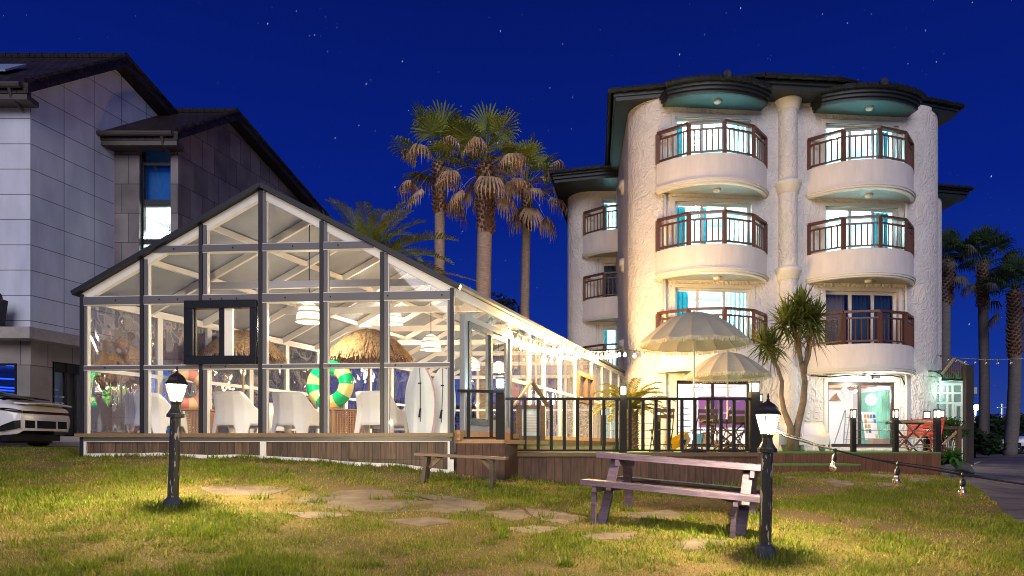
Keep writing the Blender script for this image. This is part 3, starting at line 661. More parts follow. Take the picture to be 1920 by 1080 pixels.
# ---------------------------------------------------------------- surfboards
def board(px, Y, w, h, rz, stripe, label, lean):
    p = W(px, 0, Y); t = thing('surfboard', label, 'surfboard', (0, 0, 0), 'surfboards leaning by the corner post', local=True)
    n = 24; mb = MB(); out = []
    for i in range(n+1):
        f = i/n; ww = w/2*(math.sin(math.pi*min(1, .06+.94*f))**.55 if f > .5 else (.72+.28*math.sin(math.pi*f)))
        out.append((ww*(1 if f < 1 else .02), h*f))
    ring_ = [(a, b) for a, b in out]+[(-a, b) for a, b in out[::-1]]
    m = len(ring_); vs = [(a, -.028, b) for a, b in ring_]+[(a, .028, b) for a, b in ring_]
    mb.add(vs, [tuple(range(m)), tuple(range(2*m-1, m-1, -1))]+[(i, m+i, m+(i+1) % m, (i+1) % m) for i in range(m)])
    mb.build('deck', M('board_white', (.80, .78, .70), .25), t, bevel=.012)
    mb = MB(); mb.tube([(0, -.034, h*.97), (0.01, -.034, h*.70), (.0, -.036, h*.2)], .006, 6); mb.lathe([(.03, 0), (.03, .02)], 12, (0, -.03, h*.72)); mb.build('leash', black_metal, t)
    mb = MB(); mb.box((-.01, -.045, h*.32), (.03, .02, .16), Matrix.Rotation(R(10), 3, 'Y')); mb.build('leash_handle', black_metal, t)
    if stripe:
        mb = MB()
        for i in range(n-1):
            a, b = out[i], out[i+1]; mb.beam((a[0]+.002, -.0, a[1]), (b[0]+.002, 0, b[1]), .06, .010, up=(0, 1, 0))
        mb.build('rail_stripe', M('pink_stripe', (.66, .34, .31), .3), t)
    t.location = (p.x, p.y, zF+.01); t.rotation_euler = (R(lean), 0, rz)
board(788, 12.0, .52, 1.30, R(16), True, 'white surfboard with pink edge and black leash, left of the pair', -6)
board(828, 12.3, .50, 1.28, R(-8), False, 'white surfboard with pale blue sheen, right of the pair by the corner', -5)
# ================================================================ guesthouse with round balconies
HO = V(6.34, 21.63, ZC); ca, sa = math.cos(R(5)), math.sin(R(5))
def B(u, v, z): return V(HO.x+u*ca-v*sa, HO.y+u*sa+v*ca, HO.z+z)
HR = Matrix.Rotation(R(5), 3, 'Z')
stucco = M('trowelled_stucco', (.71, .655, .605), .8, var=.12, vs=1.3, bump=.62, bs=3.4, dist=3.2, bd=.10, detail=1.6, stretch=(1, 1, .8))
rough_stucco = M('heavy_stucco', (.66, .62, .57), .8, bump=1.0, bs=5, dist=1.6, bd=.12, detail=2, stretch=(1, 1, .55))
smooth_render = M('smooth_render', (.76, .69, .64), .7, var=.09, vs=1.3, stretch=(2.5, 2.5, .5))
mould = M('moulding', (.72, .68, .62), .6)
slate = brickmat('roof_slate', (.008, .012, .016), (.016, .022, .028), (.006, .006, .008), .3, .3, .02, .5, .6, .8)
dark_fascia = M('dark_fascia', (.010, .015, .017), .5, var=.3, vs=6)
soffit_m = M('brown_soffit', (.06, .045, .036), .6, var=.25, vs=3)
teal_soffit = M('teal_soffit', (.035, .085, .095), .45, var=.15, vs=3)
rail_wood = M('rail_wood', (.12, .044, .021), .4, var=.3, vs=12, stretch=(2, 2, 2))
ceil_m = M('balcony_ceiling', (.36, .36, .35), .35)
room_m = M('room_white', (.80, .84, .84), .7); teal_cloth = sheet('teal_curtain', (.02, .16, .20), .3, .2, 6); sheer = sheet('sheer_curtain', (.65, .75, .78), .55, .1, 6)
dark_frame = M('dark_brown_frame', (.035, .026, .022), .35)
house = thing('guesthouse', 'white stucco guesthouse with round balconies and dark tiled eaves', 'building', (B(2.5, 0, 0).x, B(2.5, 0, 0).y, ZC-.1))
Z0, ZT = -.35, 11.25
BAY = (0.0, 4.95)
LV = {3: (8.1, 10.42), 2: (5.45, 7.75), 1: (2.45, 5.03), 0: (.0, 2.10)}
def arc(cx, cy, r, a0, a1, n): return [(cx+r*math.cos(R(a0+(a1-a0)*i/n)), cy+r*math.sin(R(a0+(a1-a0)*i/n))) for i in range(n+1)]
left = [(-1.2, 8.0)]+arc(-1.2, 1.2, 1.2, 180, 270, 14)
right = arc(6.9, 1.4, 1.4, 270, 360, 14)+[(8.0, 8.5)]
mb = MB()
for pl in (left, right):
    for i in range(len(pl)-1):
        (u0, v0), (u1, v1) = pl[i], pl[i+1]; mb.quad(B(u0, v0, Z0), B(u1, v1, Z0), B(u1, v1, ZT), B(u0, v0, ZT))
def openwall(mb, u0, u1, v, z0, z1, holes, depth=.22):
    us = sorted({u0, u1} | {x for h in holes for x in h[:2]}); zs = sorted({z0, z1} | {x for h in holes for x in h[2:]})
    for i in range(len(us)-1):
        for j in range(len(zs)-1):
            uc, zc = (us[i]+us[i+1])/2, (zs[j]+zs[j+1])/2
            if any(h[0] < uc < h[1] and h[2] < zc < h[3] for h in holes): continue
            mb.quad(B(us[i], v, zs[j]), B(us[i+1], v, zs[j]), B(us[i+1], v, zs[j+1]), B(us[i], v, zs[j+1]))
    for a, b, c, d in holes:
        mb.quad(B(a, v, c), B(a, v, d), B(a, v+depth, d), B(a, v+depth, c)); mb.quad(B(b, v, d), B(b, v, c), B(b, v+depth, c), B(b, v+depth, d))
        mb.quad(B(a, v, d), B(b, v, d), B(b, v+depth, d), B(a, v+depth, d)); mb.quad(B(b, v, c), B(a, v, c), B(a, v+depth, c), B(b, v+depth, c))
holes = []
for k, ub in enumerate(BAY):
    for l in (3, 2, 1): holes.append((ub-1.2, ub+1.28, LV[l][0], LV[l][1]))
    g = (-1.16, 1.30) if k == 0 else (-1.12, 1.22); holes.append((ub+g[0], ub+g[1], LV[0][0], LV[0][1]))
openwall(mb, -1.2, 6.9, 0, Z0, ZT, holes)
wall = mb.build('wall', stucco, house, smooth=False)
for p in wall.data.polygons: p.use_smooth = abs(p.normal.z) < .3
wall.data.validate()
# heavy plaster band on the right ground-floor corner and between ground-floor windows
mb = MB()
pl = arc(6.9, 1.4, 1.425, 268, 342, 10)
for i in range(len(pl)-1): mb.quad(B(*pl[i], -.2), B(*pl[i+1], -.2), B(*pl[i+1], 2.30), B(*pl[i], 2.30))
mb.build('rough_plaster', rough_stucco, house, smooth=True); mb = MB()
for a, b in ((1.55, 3.4),): mb.quad(B(a, -.02, -.2), B(b, -.02, -.2), B(b, -.02, 2.3), B(a, -.02, 2.3))
mb.build('rough_plaster', rough_stucco, house, smooth=True)
# wings behind
def block(pts, z0, z1, holes=None):
    mb = MB()
    for i in range(len(pts)-1): mb.quad(V(*pts[i], ZC+z0), V(*pts[i+1], ZC+z0), V(*pts[i+1], ZC+z1), V(*pts[i], ZC+z1))
    return mb
WO = (4.75, 28.75)
def warc(cx, cy, r, a0, a1, n): return arc(cx, cy, r, a0, a1, n)
wpts = [(3.0, 36)]+warc(3.42, 29.75, 1.0, 180, 270, 10)
mb = block(wpts, -.5, ZT)
# wing front wall with its openings (in world x, plane y = 28.75)
_B = B
def B(u, v, z): return V(WO[0]+u, WO[1]+v, ZC+z)
wholes = [(-.95, 1.2, LV[l][0], LV[l][1]) for l in (3, 2, 1)]+[(-.95, 1.2, .0, 2.1)]
openwall(mb, 3.42-WO[0], 4.2, 0, -.5, ZT, wholes)
BW = B; B = _B
mb.build('wing_wall', stucco, house)
mb = block([(17.2, 29.0)]+warc(17.6, 30.2, 1.2, 270, 350, 8)+[(18.6, 38)], -.5, 11.0); mb.quad(V(13, 29.0, ZC-.5), V(17.6, 29.0, ZC-.5), V(17.6, 29.0, ZC+11), V(13, 29.0, ZC+11))
mb.build('wing_wall', stucco, house)
# roofs: stepped fascia, tile edge, soffit
def roof(pts, ridge_z, zb, zt, n_tiles=True, cen=None):
    "pts: world xy eave outline, anticlockwise from the front left"
    P2 = [Vector((x, y)) for x, y in pts]; c = sum(P2, Vector((0, 0)))/len(P2)
    def ins(k): return [p+(c-p).normalized()*k for p in P2]
    mb = MB(); q = ins(.16); mb.add([V(p.x, p.y, ZC+zb) for p in q], [tuple(range(len(q)-1, -1, -1))]); so_ = mb.build('soffit', soffit_m, house)
    mb = MB()
    for k, a, b in ((.15, zb-.005, zb+.12), (.08, zb+.12, zb+.24), (.0, zb+.24, zt)):
        q = ins(k); mb.prism([V(p.x, p.y, ZC+a) for p in q], (0, 0, b-a))
    fa = mb.build('fascia', dark_fascia, house)
    mb = MB(); q = ins(-.05); n = len(q); top = V(c.x, c.y, ZC+ridge_z)
    q2 = [p.lerp(c, .55) for p in q]
    for i in range(n):
        a, b = q[i], q[(i+1) % n]; a2, b2 = q2[i], q2[(i+1) % n]
        mb.quad(V(a.x, a.y, ZC+zt+.002), V(b.x, b.y, ZC+zt+.002), V(b2.x, b2.y, ZC+ridge_z), V(a2.x, a2.y, ZC+ridge_z))
    mb.add([V(p.x, p.y, ZC+ridge_z) for p in q2], [tuple(range(n))])
    rf = mb.build('roof', slate, house)
    mb = MB()
    for i in range(n):
        a, b = q[i], q[(i+1) % n]; L = (b-a).length; m = max(1, int(L/.36))
        for k in range(m):
            s, e_ = a.lerp(b, k/m), a.lerp(b, (k+1)/m); d = .035*(k % 2)
            mb.tube([V(s.x, s.y, ZC+zt+.05), V(e_.x, e_.y, ZC+zt+.055)], (.075+.012, .062), 7)
    mb.build('eave_tile', slate, rf)
def bw(u, v): p = B(u, v, 0); return (p.x, p.y)
roof([bw(-3.16, .35), bw(-.6, -.35), bw(1.3, -.92), bw(3.65, -.92), bw(5.5, -.4), bw(8.66, .3), bw(8.6, 8.6), bw(-1.55, 8.0)], 12.0, 11.03, 11.27)
roof([(1.62, 27.75), (3.6, 27.2), (7.5, 27.0), (7.5, 36), (3.2, 36)], 12.0, 10.78, 11.1)
roof([(13, 27.8), (19.65, 29.2), (19.2, 38), (13, 38)], 12.0, 10.7, 11.0)
# balconies
def balcony(Bf, ub, zb, zp, zr, lit_cut=False, nm='balcony', clip=None, hw=1.8, sg=1.03, mat=smooth_render):
    Rr = (hw*hw+sg*sg)/(2*sg); cv = Rr-sg; am = math.degrees(math.asin(hw/Rr))
    def pt(a, r, z): return Bf(ub+r*math.sin(R(a)), cv-r*math.cos(R(a)), z)
    n = 28; mb = MB()
    def ringwall(r0, r1, z0, z1, mb=mb):
        for i in range(n):
            a, b = -am+2*am*i/n, -am+2*am*(i+1)/n
            mb.quad(pt(a, r1, z0), pt(b, r1, z0), pt(b, r1, z1), pt(a, r1, z1)); mb.quad(pt(b, r0, z0), pt(a, r0, z0), pt(a, r0, z1), pt(b, r0, z1))
            mb.quad(pt(a, r1, z1), pt(b, r1, z1), pt(b, r0, z1), pt(a, r0, z1)); mb.quad(pt(b, r1, z0), pt(a, r1, z0), pt(a, r0, z0), pt(b, r0, z0))
    ringwall(Rr-.14, Rr, zb+.14, zp)
    bal = mb.build(nm, mat, house)
    for p in bal.data.polygons: p.use_smooth = abs(p.normal.z) < .3
    m2 = MB()
    for r1, z0, z1 in ((Rr+.03, zb+.14, zb+.20), (Rr+.07, zb+.09, zb+.14), (Rr+.05, zb+.03, zb+.09), (Rr+.015, zb-.02, zb+.03)): ringwall(Rr-.10, r1, z0, z1, m2)
    m2.build('moulding', mould, bal)
    m2 = MB(); q = [pt(-am+2*am*i/n, Rr-.09, zb+.005) for i in range(n+1)]+[Bf(ub+hw*.96, .0, zb+.005), Bf(ub-hw*.96, .0, zb+.005)]
    m2.add(q, [tuple(range(len(q)))]); m2.add([p+V(0, 0, .12) for p in q], [tuple(range(len(q)-1, -1, -1))]); m2.build('balcony_slab', ceil_m, bal)
    m2 = MB(); c = Bf(ub-.02, -.45, zb-.045); m2.lathe([(.02, -.035), (.09, -.03), (.115, .0), (.12, .05)], 20, c); m2.build('ceiling_lamp', mould, bal, smooth=True)
    # timber railing on five posts
    rv = [pt(a, Rr-.05, 0) for a in (-am, -am/2, 0, am/2, am)]; m3 = MB()
    for p in rv: m3.box((p.x, p.y, ZC+(zp+zr)/2-.01), (.11, .11, zr-zp-.02), HR)
    for i in range(4):
        a, b = rv[i], rv[i+1]
        def at(p, z): return V(p.x, p.y, ZC+z)
        m3.beam(at(a, zr), at(b, zr), .13, .07); m3.beam(at(a, zr-.20), at(b, zr-.20), .05, .05); m3.beam(at(a, zp+.10), at(b, zp+.10), .05, .05)
        for k in range(1, 6):
            q = a.lerp(b, k/6); m3.beam(at(q, zp+.12), at(q, zr-.21), .035, .03)
    m3.build('railing', rail_wood, bal)
    return bal
BL = {3: (7.98, 8.88, 9.86), 2: (5.27, 6.14, 7.13), 1: (2.34, 3.19, 4.20)}
for ub in BAY:
    for l in (3, 2, 1): balcony(B, ub, *BL[l])
for l in (3, 2, 1): balcony(BW, .05, *BL[l])
# drain pipes beside the windows
mb = MB()
for u, z0, z1 in ((-1.55, 0, 2.3), (-1.55, 3.2, 5.25), (-1.55, 6.15, 7.9), (6.45, 0, 2.3), (6.45, 3.2, 5.25), (6.45, 6.15, 7.9)): mb = MB(); mb.tube([B(u, -.07, z0), B(u, -.07, z1)], .045, 8); mb.build('drain_pipe', mould, house, smooth=True)
mb = MB(); mb.tube([BW(-1.15, -.07, 3.2), BW(-1.15, -.07, 5.2)], .045, 8); mb.build('drain_pipe', mould, house, smooth=True); mb = MB(); mb.tube([BW(-1.15, -.07, 6.1), BW(-1.15, -.07, 7.9)], .045, 8)
mb.build('drain_pipe', mould, house, smooth=True)
# centre column with ring mouldings
mb = MB(); cc = B(2.48, -.02, 0); mb.lathe([(.30, -.3), (.30, 11.05)], 24, cc, cap=False); colm = mb.build('column', stucco, house, smooth=True)
for z in (10.92, 8.28, 5.52): mb = MB(); mb.lathe([(.30, z-.22), (.34, z-.2), (.345, z-.1), (.375, z-.08), (.38, z+.02), (.42, z+.05), (.425, z+.14), (.31, z+.22)], 24, cc, cap=False); mb.build('column_ring', mould, colm, smooth=True)
mb = MB(); mb.lathe([(.16, -.3), (.16, 9.2)], 16, V(4.28, 24.6, ZC), cap=False); colm = mb.build('column', stucco, house, smooth=True)
for z in (9.35, 6.55, 3.65): mb = MB(); mb.lathe([(.2, z-.3), (.36, z-.2), (.36, z-.05), (.44, z), (.44, z+.18), (.2, z+.22)], 20, V(4.28, 24.6, ZC), cap=False); mb.build('column_ring', mould, colm, smooth=True)
# curved hoods over the top balconies
def hood(ub):
    hw, sg = 1.60, .48; Rr = (hw*hw+sg*sg)/(2*sg); cv = Rr-sg-.50; am = math.degrees(math.asin(hw/Rr)); n = 22
    def outline(o, z): return [B(ub+(Rr+o)*math.sin(R(a)), cv-(Rr+o)*math.cos(R(a)), z) for a in [-am+2*am*i/n for i in range(n+1)]]+[B(ub+hw+o*.85, .03, z), B(ub-hw-o*.85, .03, z)]
    mb = MB()
    for o, a, b in ((.0, 10.72, 10.82), (.06, 10.82, 10.92), (.12, 10.92, 11.02)):
        q = outline(o, a); mb.prism(q, (0, 0, b-a))
    h = mb.build('hood', dark_fascia, house)
    mb = MB(); mb.add(outline(-.06, 10.715), [tuple(range(n+2, -1, -1))]); mb.build('hood_soffit', teal_soffit, h)
    mb = MB(); q = outline(.17, 11.03)
    for i in range(n):
        if i % 2 == 0: mb.tube([q[i]+V(0, 0, .06), q[min(i+2, n)]+V(0, 0, .06)], (.095, .075), 7)
    q2 = outline(.17, 11.02); top = outline(-.9, 11.30)
    for i in range(n): mb.quad(q2[i], q2[i+1], top[i+1], top[i])
    c = q[n//2]; mb.tube([c+V(0, -.08, .13), c+V(0, .12, .13)], .12, 10)
    mb.build('hood_tile', slate, h)
    mb = MB(); c = B(ub-.02, -.5, 10.675); mb.lathe([(.02, -.035), (.09, -.03), (.115, .0), (.12, .05)], 20, c); mb.build('ceiling_lamp', mould, h, smooth=True)
for ub in BAY: hood(ub)
# windows, curtains and the rooms behind them
COOL = (.50, .96, 1.0)
def pleats(mb, Bf, u0, u1, v, z0, z1):
    n = max(6, int((u1-u0)/.025)); p = [(u0+(u1-u0)*i/n, v+.03*math.sin(i*1.15)) for i in range(n+1)]
    for i in range(n): mb.quad(Bf(*p[i], z0), Bf(*p[i+1], z0), Bf(*p[i+1], z1), Bf(*p[i], z1))
def window(Bf, a, b, z0, z1, fm, cuts, power, curtain=(), color=COOL, dv=.12, fw=.09, depth=3.0, rm=None, lamp_u=None, blind=False, top=.3, where=''):
    mb = MB()
    def fb(u0, u1, y0, y1, o=0.0, t=.07):
        q = [Bf(u0, dv+o, y0), Bf(u1, dv+o, y0), Bf(u1, dv+o, y1), Bf(u0, dv+o, y1)]; d = Bf(0, t, 0)-Bf(0, 0, 0); mb.prism(q, d)
    fb(a, b, z1-fw, z1); fb(a, b, z0, z0+fw); fb(a, a+fw, z0+fw, z1-fw); fb(b-fw, b, z0+fw, z1-fw)
    for c in cuts: u = a+(b-a)*c; fb(u-.05, u+.05, z0+fw, z1-fw, .01, .05)
    w = mb.build('window', fm, house)
    mb = MB(); mb.quad(Bf(a, dv+.035, z0), Bf(b, dv+.035, z0), Bf(b, dv+.035, z1), Bf(a, dv+.035, z1)); mb.build('pane', window_glass, w)
    # exterior trim
    for c0, c1, cm in curtain:
        mb = MB(); pleats(mb, Bf, a+(b-a)*c0, a+(b-a)*c1, .34, z0+.03, z1-.05); mb.build('curtain', cm, w, smooth=True)
    u0, u1, zt = a-.5, b+.5, z1+top; v0, v1 = .225, .225+depth; mb = MB()
    mb.quad(Bf(u0, v1, z0-.02), Bf(u1, v1, z0-.02), Bf(u1, v1, zt), Bf(u0, v1, zt)); mb.quad(Bf(u0, v0, z0-.02), Bf(u0, v1, z0-.02), Bf(u0, v1, zt), Bf(u0, v0, zt))
    mb.quad(Bf(u1, v1, z0-.02), Bf(u1, v0, z0-.02), Bf(u1, v0, zt), Bf(u1, v1, zt)); mb.quad(Bf(u0, v1, zt), Bf(u1, v1, zt), Bf(u1, v0, zt), Bf(u0, v0, zt))
    mb.quad(Bf(u0, v0, z0-.02), Bf(u1, v0, z0-.02), Bf(u1, v1, z0-.02), Bf(u0, v1, z0-.02))
    for p, q, r_, s in ((u0, a, z0-.02, zt), (b, u1, z0-.02, zt), (a, b, z1, zt)): mb.quad(Bf(p, v0, r_), Bf(q, v0, r_), Bf(q, v0, s), Bf(p, v0, s))
    rw = mb.build('room', rm or room_m, w)
    if power:
        lu = lamp_u if lamp_u is not None else (a+b)/2; c = Bf(lu, 1.3, z1-.25)
        ct = thing('ceiling_lamp', 'four bulb ceiling lamp '+where, 'ceiling lamp', tuple(c+V(0, 0, .2)), 'ceiling lamps in the lit rooms')
        mb = MB(); mb.tube([c+V(0, 0, .2), c+V(0, 0, zt-z1+.25)], .012, 6)
        for k in range(4):
            a_ = k*1.57+.4; mb.tube([c+V(0, 0, .2), c+V(.2*math.cos(a_), .2*math.sin(a_), .12)], .012, 6)
        mb.build('lamp_arm', black_metal, ct)
        mb = MB()
        for k in range(4): a_ = k*1.57+.4; mb.lathe([(.005, -.05), (.045, -.02), (.05, .02), (.005, .06)], 10, c+V(.2*math.cos(a_), .2*math.sin(a_), .05))
        mb.build('bulb', emat('cool_bulb', (.8, 1, 1), 20), ct, smooth=True)
        lamp('room_light', c+V(0, 0, -.12), power, color, .15, ct)
    return w
white_win = M('white_window', (.74, .73, .70), .4)
T, S = teal_cloth, sheer
RP = 520
for l, cu0, cu1, p0, p1 in ((3, ((.02, .14, T), (.80, .97, S)), ((.04, .16, S), (.78, .95, T)), RP, RP*.9),
                            (2, ((.03, .18, T), (.19, .32, S), (.40, .46, T)), ((.04, .12, S), (.72, .95, T)), RP*.8, RP),
                            (1, ((.03, .22, T), (.76, .97, S)), ((.03, .34, M('grey_blind', (.25, .23, .22), .8)), (.37, .97, M('blue_blind', (.02, .07, .13), .7))), RP, 0)):
    for ub, cu, p in ((BAY[0], cu0, p0), (BAY[1], cu1, p1)):
        window(B, ub-1.2, ub+1.28, *LV[l], white_win, (.37, .68) if l != 1 or ub else (.31, .66), p, cu, where='in the room behind the %s balcony of the %s bay' % ({3: 'top', 2: 'middle', 1: 'lowest'}[l], 'right' if ub else 'left'))
for l, cu, p in ((3, ((.02, .12, T),), RP), (2, ((.04, .5, M('blue_blind', (0, 0, 0))), (.55, .97, M('grey_blind', (0, 0, 0)))), 0), (1, ((.02, .12, T), (.62, .97, S)), 380)):
    window(BW, -.95, 1.2, *LV[l], white_win, (.5,), p, cu, where='in the %s room of the rear left wing' % {3: 'top', 2: 'middle', 1: 'lower'}[l])
window(BW, -.95, 1.2, .0, 2.1, white_win, (.5,), 60, (), where='on the ground floor of the rear left wing')
# outer trim around the openings
mb = MB()
def trim(mb, Bf, a, b, z0, z1, v=-.02, w=.12):
    for u0, u1, y0, y1 in ((a-w, b+w, z1, z1+w), (a-w, a, z0, z1), (b, b+w, z0, z1)):
        mb.prism([Bf(u0, v, y0), Bf(u1, v, y0), Bf(u1, v, y1), Bf(u0, v, y1)], Bf(0, .06, 0)-Bf(0, 0, 0))
for f_, hs_ in ((B, holes), (BW, wholes)):
    for h in hs_: mb = MB(); trim(mb, f_, *h); mb.build('window_trim', mould, house)
# shop windows on the ground floor
shop_m = M('shop_white', (.86, .84, .82), .7); shop_wood = M('shop_wood_ceiling', (.40, .20, .10), .5, var=.2, vs=4)
w = window(B, -1.16, 1.30, *LV[0], dark_frame, (.5,), 190, (), (1, .95, .92), fw=.10, rm=shop_m, depth=2.6, top=.02, where='in the shop behind the purple sign')
purple = M('purple_sign', (.50, .22, .72), .5); wtxt = M('white_lettering', (.85, .85, .85), .5)
mb = MB(); mb.prism([B(-.35, .26, .62), B(1.22, .26, .62), B(1.22, .26, 1.62), B(-.35, .26, 1.62)], B(0, .01, 0)-B(0, 0, 0)); sg = thing('shop_sign', 'purple sign with white script lettering inside the left shop window', 'sign', tuple(B(.4, .26, .62))); mb.build('sign_panel', purple, sg)
xd = B(1, 0, 0)-B(0, 0, 0)
text('Hi', .56, wtxt, B(.22, .25, .90), xd, (0, 0, 1), sg, shear=.35)
text('ion', .10, wtxt, B(.88, .25, 1.44), xd, (0, 0, 1), sg, name='small_lettering')
mb = MB(); c = B(.02, .25, 1.22); mb.prism([c+xd*(.17*math.cos(a*.3))+V(0, 0, .17*math.sin(a*.3)) for a in range(21)], B(0, .005, 0)-B(0, 0, 0)); mb.build('emblem', wtxt, sg)
mb = MB()
for k in range(6): mb.prism([B(-1.1, .5, .25+k*.2), B(-.5, .5, .25+k*.2), B(-.5, .5, .28+k*.2), B(-1.1, .5, .28+k*.2)], B(0, .3, 0)-B(0, 0, 0))
tag(mb.build('shelf', M('grey_shelf', (.35, .35, .36), .5)), 'grey open shelf at the left side of the purple sign shop', 'shelf')
for (u, z, s), q in zip(((-.95, .0, .3), (-.7, .0, .24), (.1, .0, .26), (.15, .262, .22), (.4, 0, .22)), ('at the far left inside the purple sign shop', 'beside the leftmost carton in the purple sign shop', 'at the bottom of the two box stack in the purple sign shop', 'on top of the two box stack in the purple sign shop', 'right of the stacked cartons in the purple sign shop')):
    p = B(u, .7, z+s/2); mb = MB(); mb.box(p, (s*1.1, .3, s), HR); mb.box(p+V(0, 0, s/2+.002), (s*1.1, .05, .003), HR)
    tag(mb.build('carton', M('cardboard', (.45, .30, .17), .8, var=.15), bevel=.006), 'brown cardboard carton '+q, 'box', 'cartons in the shops')
mb = MB()
mb.box(B(-.15, .8, .22), (.3, .2, .44), HR); tag(mb.build('storage_box', M('teal_box', (.08, .35, .45), .5), bevel=.015), 'teal storage box standing under the purple sign', 'box')
ub = BAY[1]
w = window(B, ub-1.12, ub+1.22, *LV[0], dark_frame, (.5,), 120, (), (1, .96, .97), fw=.10, rm=shop_m, depth=3.0, lamp_u=ub+.45, top=.25, where='in the right ground floor shop')
mb = MB()
for k in range(5): mb.prism([B(ub-1.5, .4+k*.6, 2.10), B(ub+1.6, .4+k*.6, 2.10), B(ub+1.6, .5+k*.6, 2.10), B(ub-1.5, .5+k*.6, 2.10)], (0, 0, .24))
mb.add([B(ub-1.6, .24, 2.33), B(ub+1.7, .24, 2.33), B(ub+1.7, 3.2, 2.33), B(ub-1.6, 3.2, 2.33)], [(0, 1, 2, 3)]); mb.build('ceiling_beam', shop_wood, w)
mb = MB(); mb.lathe([(.02, -.2), (.13, -.14), (.18, 0), (.13, .14), (.02, .2)], 16, B(ub+1.12, 1.2, 1.62)); tag(mb.build('globe_lamp', emat('globe', (1, .97, .9), 6), smooth=True), 'round white glowing globe lamp in the right shop', 'lamp')
mb = MB(); mb.lathe([(.24, -.12), (.16, .0), (.05, .12), (.02, .14)], 14, B(ub+.0, 1.4, 1.70), cap=False); tag(mb.build('hanging_lampshade', M('woven_band', (0, 0, 0))), 'straw cone lampshade hanging in the left half of the right shop', 'lamp')
mb = MB()
for s in (-1, 1): mb.beam(B(ub+.22+s*.22, 1.0, 0), B(ub+.32+s*.10, 1.2, 1.25), .025, .04); mb.beam(B(ub+.22+s*.22, 1.6, 0), B(ub+.32+s*.10, 1.25, 1.25), .025, .03)
for k in range(5): f = k/5; mb.beam(B(ub+.0+.22*f, 1.0+.2*f, 1.25*f), B(ub+.44-.02*f, 1.0+.2*f, 1.25*f), .06, .02)
tag(mb.build('step_ladder', M('ladder_metal', (.55, .55, .56), .3, .6)), 'pale metal step ladder standing in the right shop', 'ladder')
rs = random.Random(3); mb = MB(); mb.prism([B(ub+.80, 1.0, .25), B(ub+1.27, 1.0, .25), B(ub+1.27, 1.2, 1.2), B(ub+.80, 1.2, 1.2)], B(0, .03, 0)-B(0, 0, 0)); rk = tag(mb.build('magazine_rack', shop_m), 'white leaning rack of magazines in the right shop', 'rack')
for cm, nme in (((.7, .3, .15), 'magazine'), ((.1, .25, .5), 'magazine'), ((.6, .55, .2), 'magazine')):
    mb = MB()
    for k in range(5):
        u = ub+.83+rs.randrange(4)*.11; z = .3+rs.randrange(5)*.17; v = 1.0+.2*(z-.25)/.95-.01; mb.quad(B(u, v, z), B(u+.09, v, z), B(u+.09, v+.02, z+.13), B(u, v+.02, z+.13))
    mb.build(nme, M('cover%d' % int(cm[0]*100), cm, .4), rk)
mb = MB(); pleats(mb, (lambda u, v, z: B(ub+1.62+v, u, z)), .5, 2.6, 0, .1, 1.95); mb.build('curtain', sheet('green_curtain', (.25, .55, .42), .3), w, smooth=True)
mb = MB(); mb.prism([B(ub-.62, 1.6, .55), B(ub-.34, 1.6, .55), B(ub-.34, 1.6, 1.55), B(ub-.62, 1.6, 1.55)], B(0, .05, 0)-B(0, 0, 0)); mb.build('blue_shutter', M('blue_shutter', (.03, .35, .5), .4), w)
mb = MB(); mb.box(B(ub+1.05, .7, .13), (.55, .3, .26), HR); tag(mb.build('carton', M('cardboard', (0, 0, 0)), bevel=.006), 'wide brown cardboard carton on the floor of the right shop', 'box', 'cartons in the shops')
# flood lamp and its black cable under the right first-floor balcony
fl = thing('flood_lamp', 'bright white flood lamp above the right ground-floor shop window', 'lamp', B(ub+.15, -.55, 2.22))
mb = MB(); mb.box(B(ub+.15, -.55, 2.19), (.22, .12, .10), HR); mb.build('housing', black_metal, fl)
mb = MB(); mb.lathe([(.09, 0), (.075, -.05), (.02, -.075)], 14, B(ub+.15, -.58, 2.135)); mb.build('lens', emat('flood', (1, .97, .9), 30), fl)
lamp('flood_light', B(ub+.15, -.85, 1.95), 150, (1, .93, .82), .07, fl)
cb = MB(); cb.tube([B(ub-1.7, -.06, 2.28), B(ub-1.1, -.12, 2.24), B(ub-.4, -.2, 2.30), B(ub+.2, -.5, 2.26), B(ub+.9, -.2, 2.30), B(ub+1.35, -.08, 2.25), B(ub+1.48, -.05, 2.0)], .02, 6)
tag(cb.build('cable', black_metal), 'black cable slung along the wall above the right shop window', 'cable')
# ================================================================ entrance porch at the right end
pg = sheet('green_sheet', (.10, .55, .36), .45, .1, 2, .3); pf = M('porch_frame', (.62, .68, .64), .35)
po = thing('entrance_porch', 'glazed entrance porch with curved green canopy at the right end of the house', 'porch', (14.3, 22.6, ZC-.5))
mb = MB(); n = 10
for x0, x1 in ((13.62, 13.98), (13.98, 14.50)):
    for i in range(n):
        a, b = i/n, (i+1)/n
        def cv(t): return (22.6-.02-1.0*math.sin(t*1.5), ZC+2.12+.36*math.cos(t*1.5))
        (ya, za), (yb, zb) = cv(a), cv(b); mb.quad(V(x0, ya, za), V(x1, ya, za), V(x1, yb, zb), V(x0, yb, zb))
mb.build('canopy', pg, po, smooth=True, solid=.015)
mb = MB()
for x in (13.62, 13.98, 14.5): mb.tube([V(x, 22.58-1.0*math.sin(t*.15), ZC+2.14+.36*math.cos(t*.15)) for t in range(11)], .02, 6)
mb.beam((13.6, 21.60, ZC+2.13), (14.52, 21.60, ZC+2.13), .05, .07); mb.build('canopy_rib', dark_fascia, po)
mb = MB(); YG = 22.6
for x in (14.0, 14.40, 14.58, 14.90): mb.span(x-.03, x+.03, YG-.03, YG+.03, ZC-.5, ZC+2.1)
for z in (.0, 1.45, 1.78, 2.07): mb.span(14.0, 14.9, YG-.025, YG+.025, ZC+z-.035, ZC+z+.035)
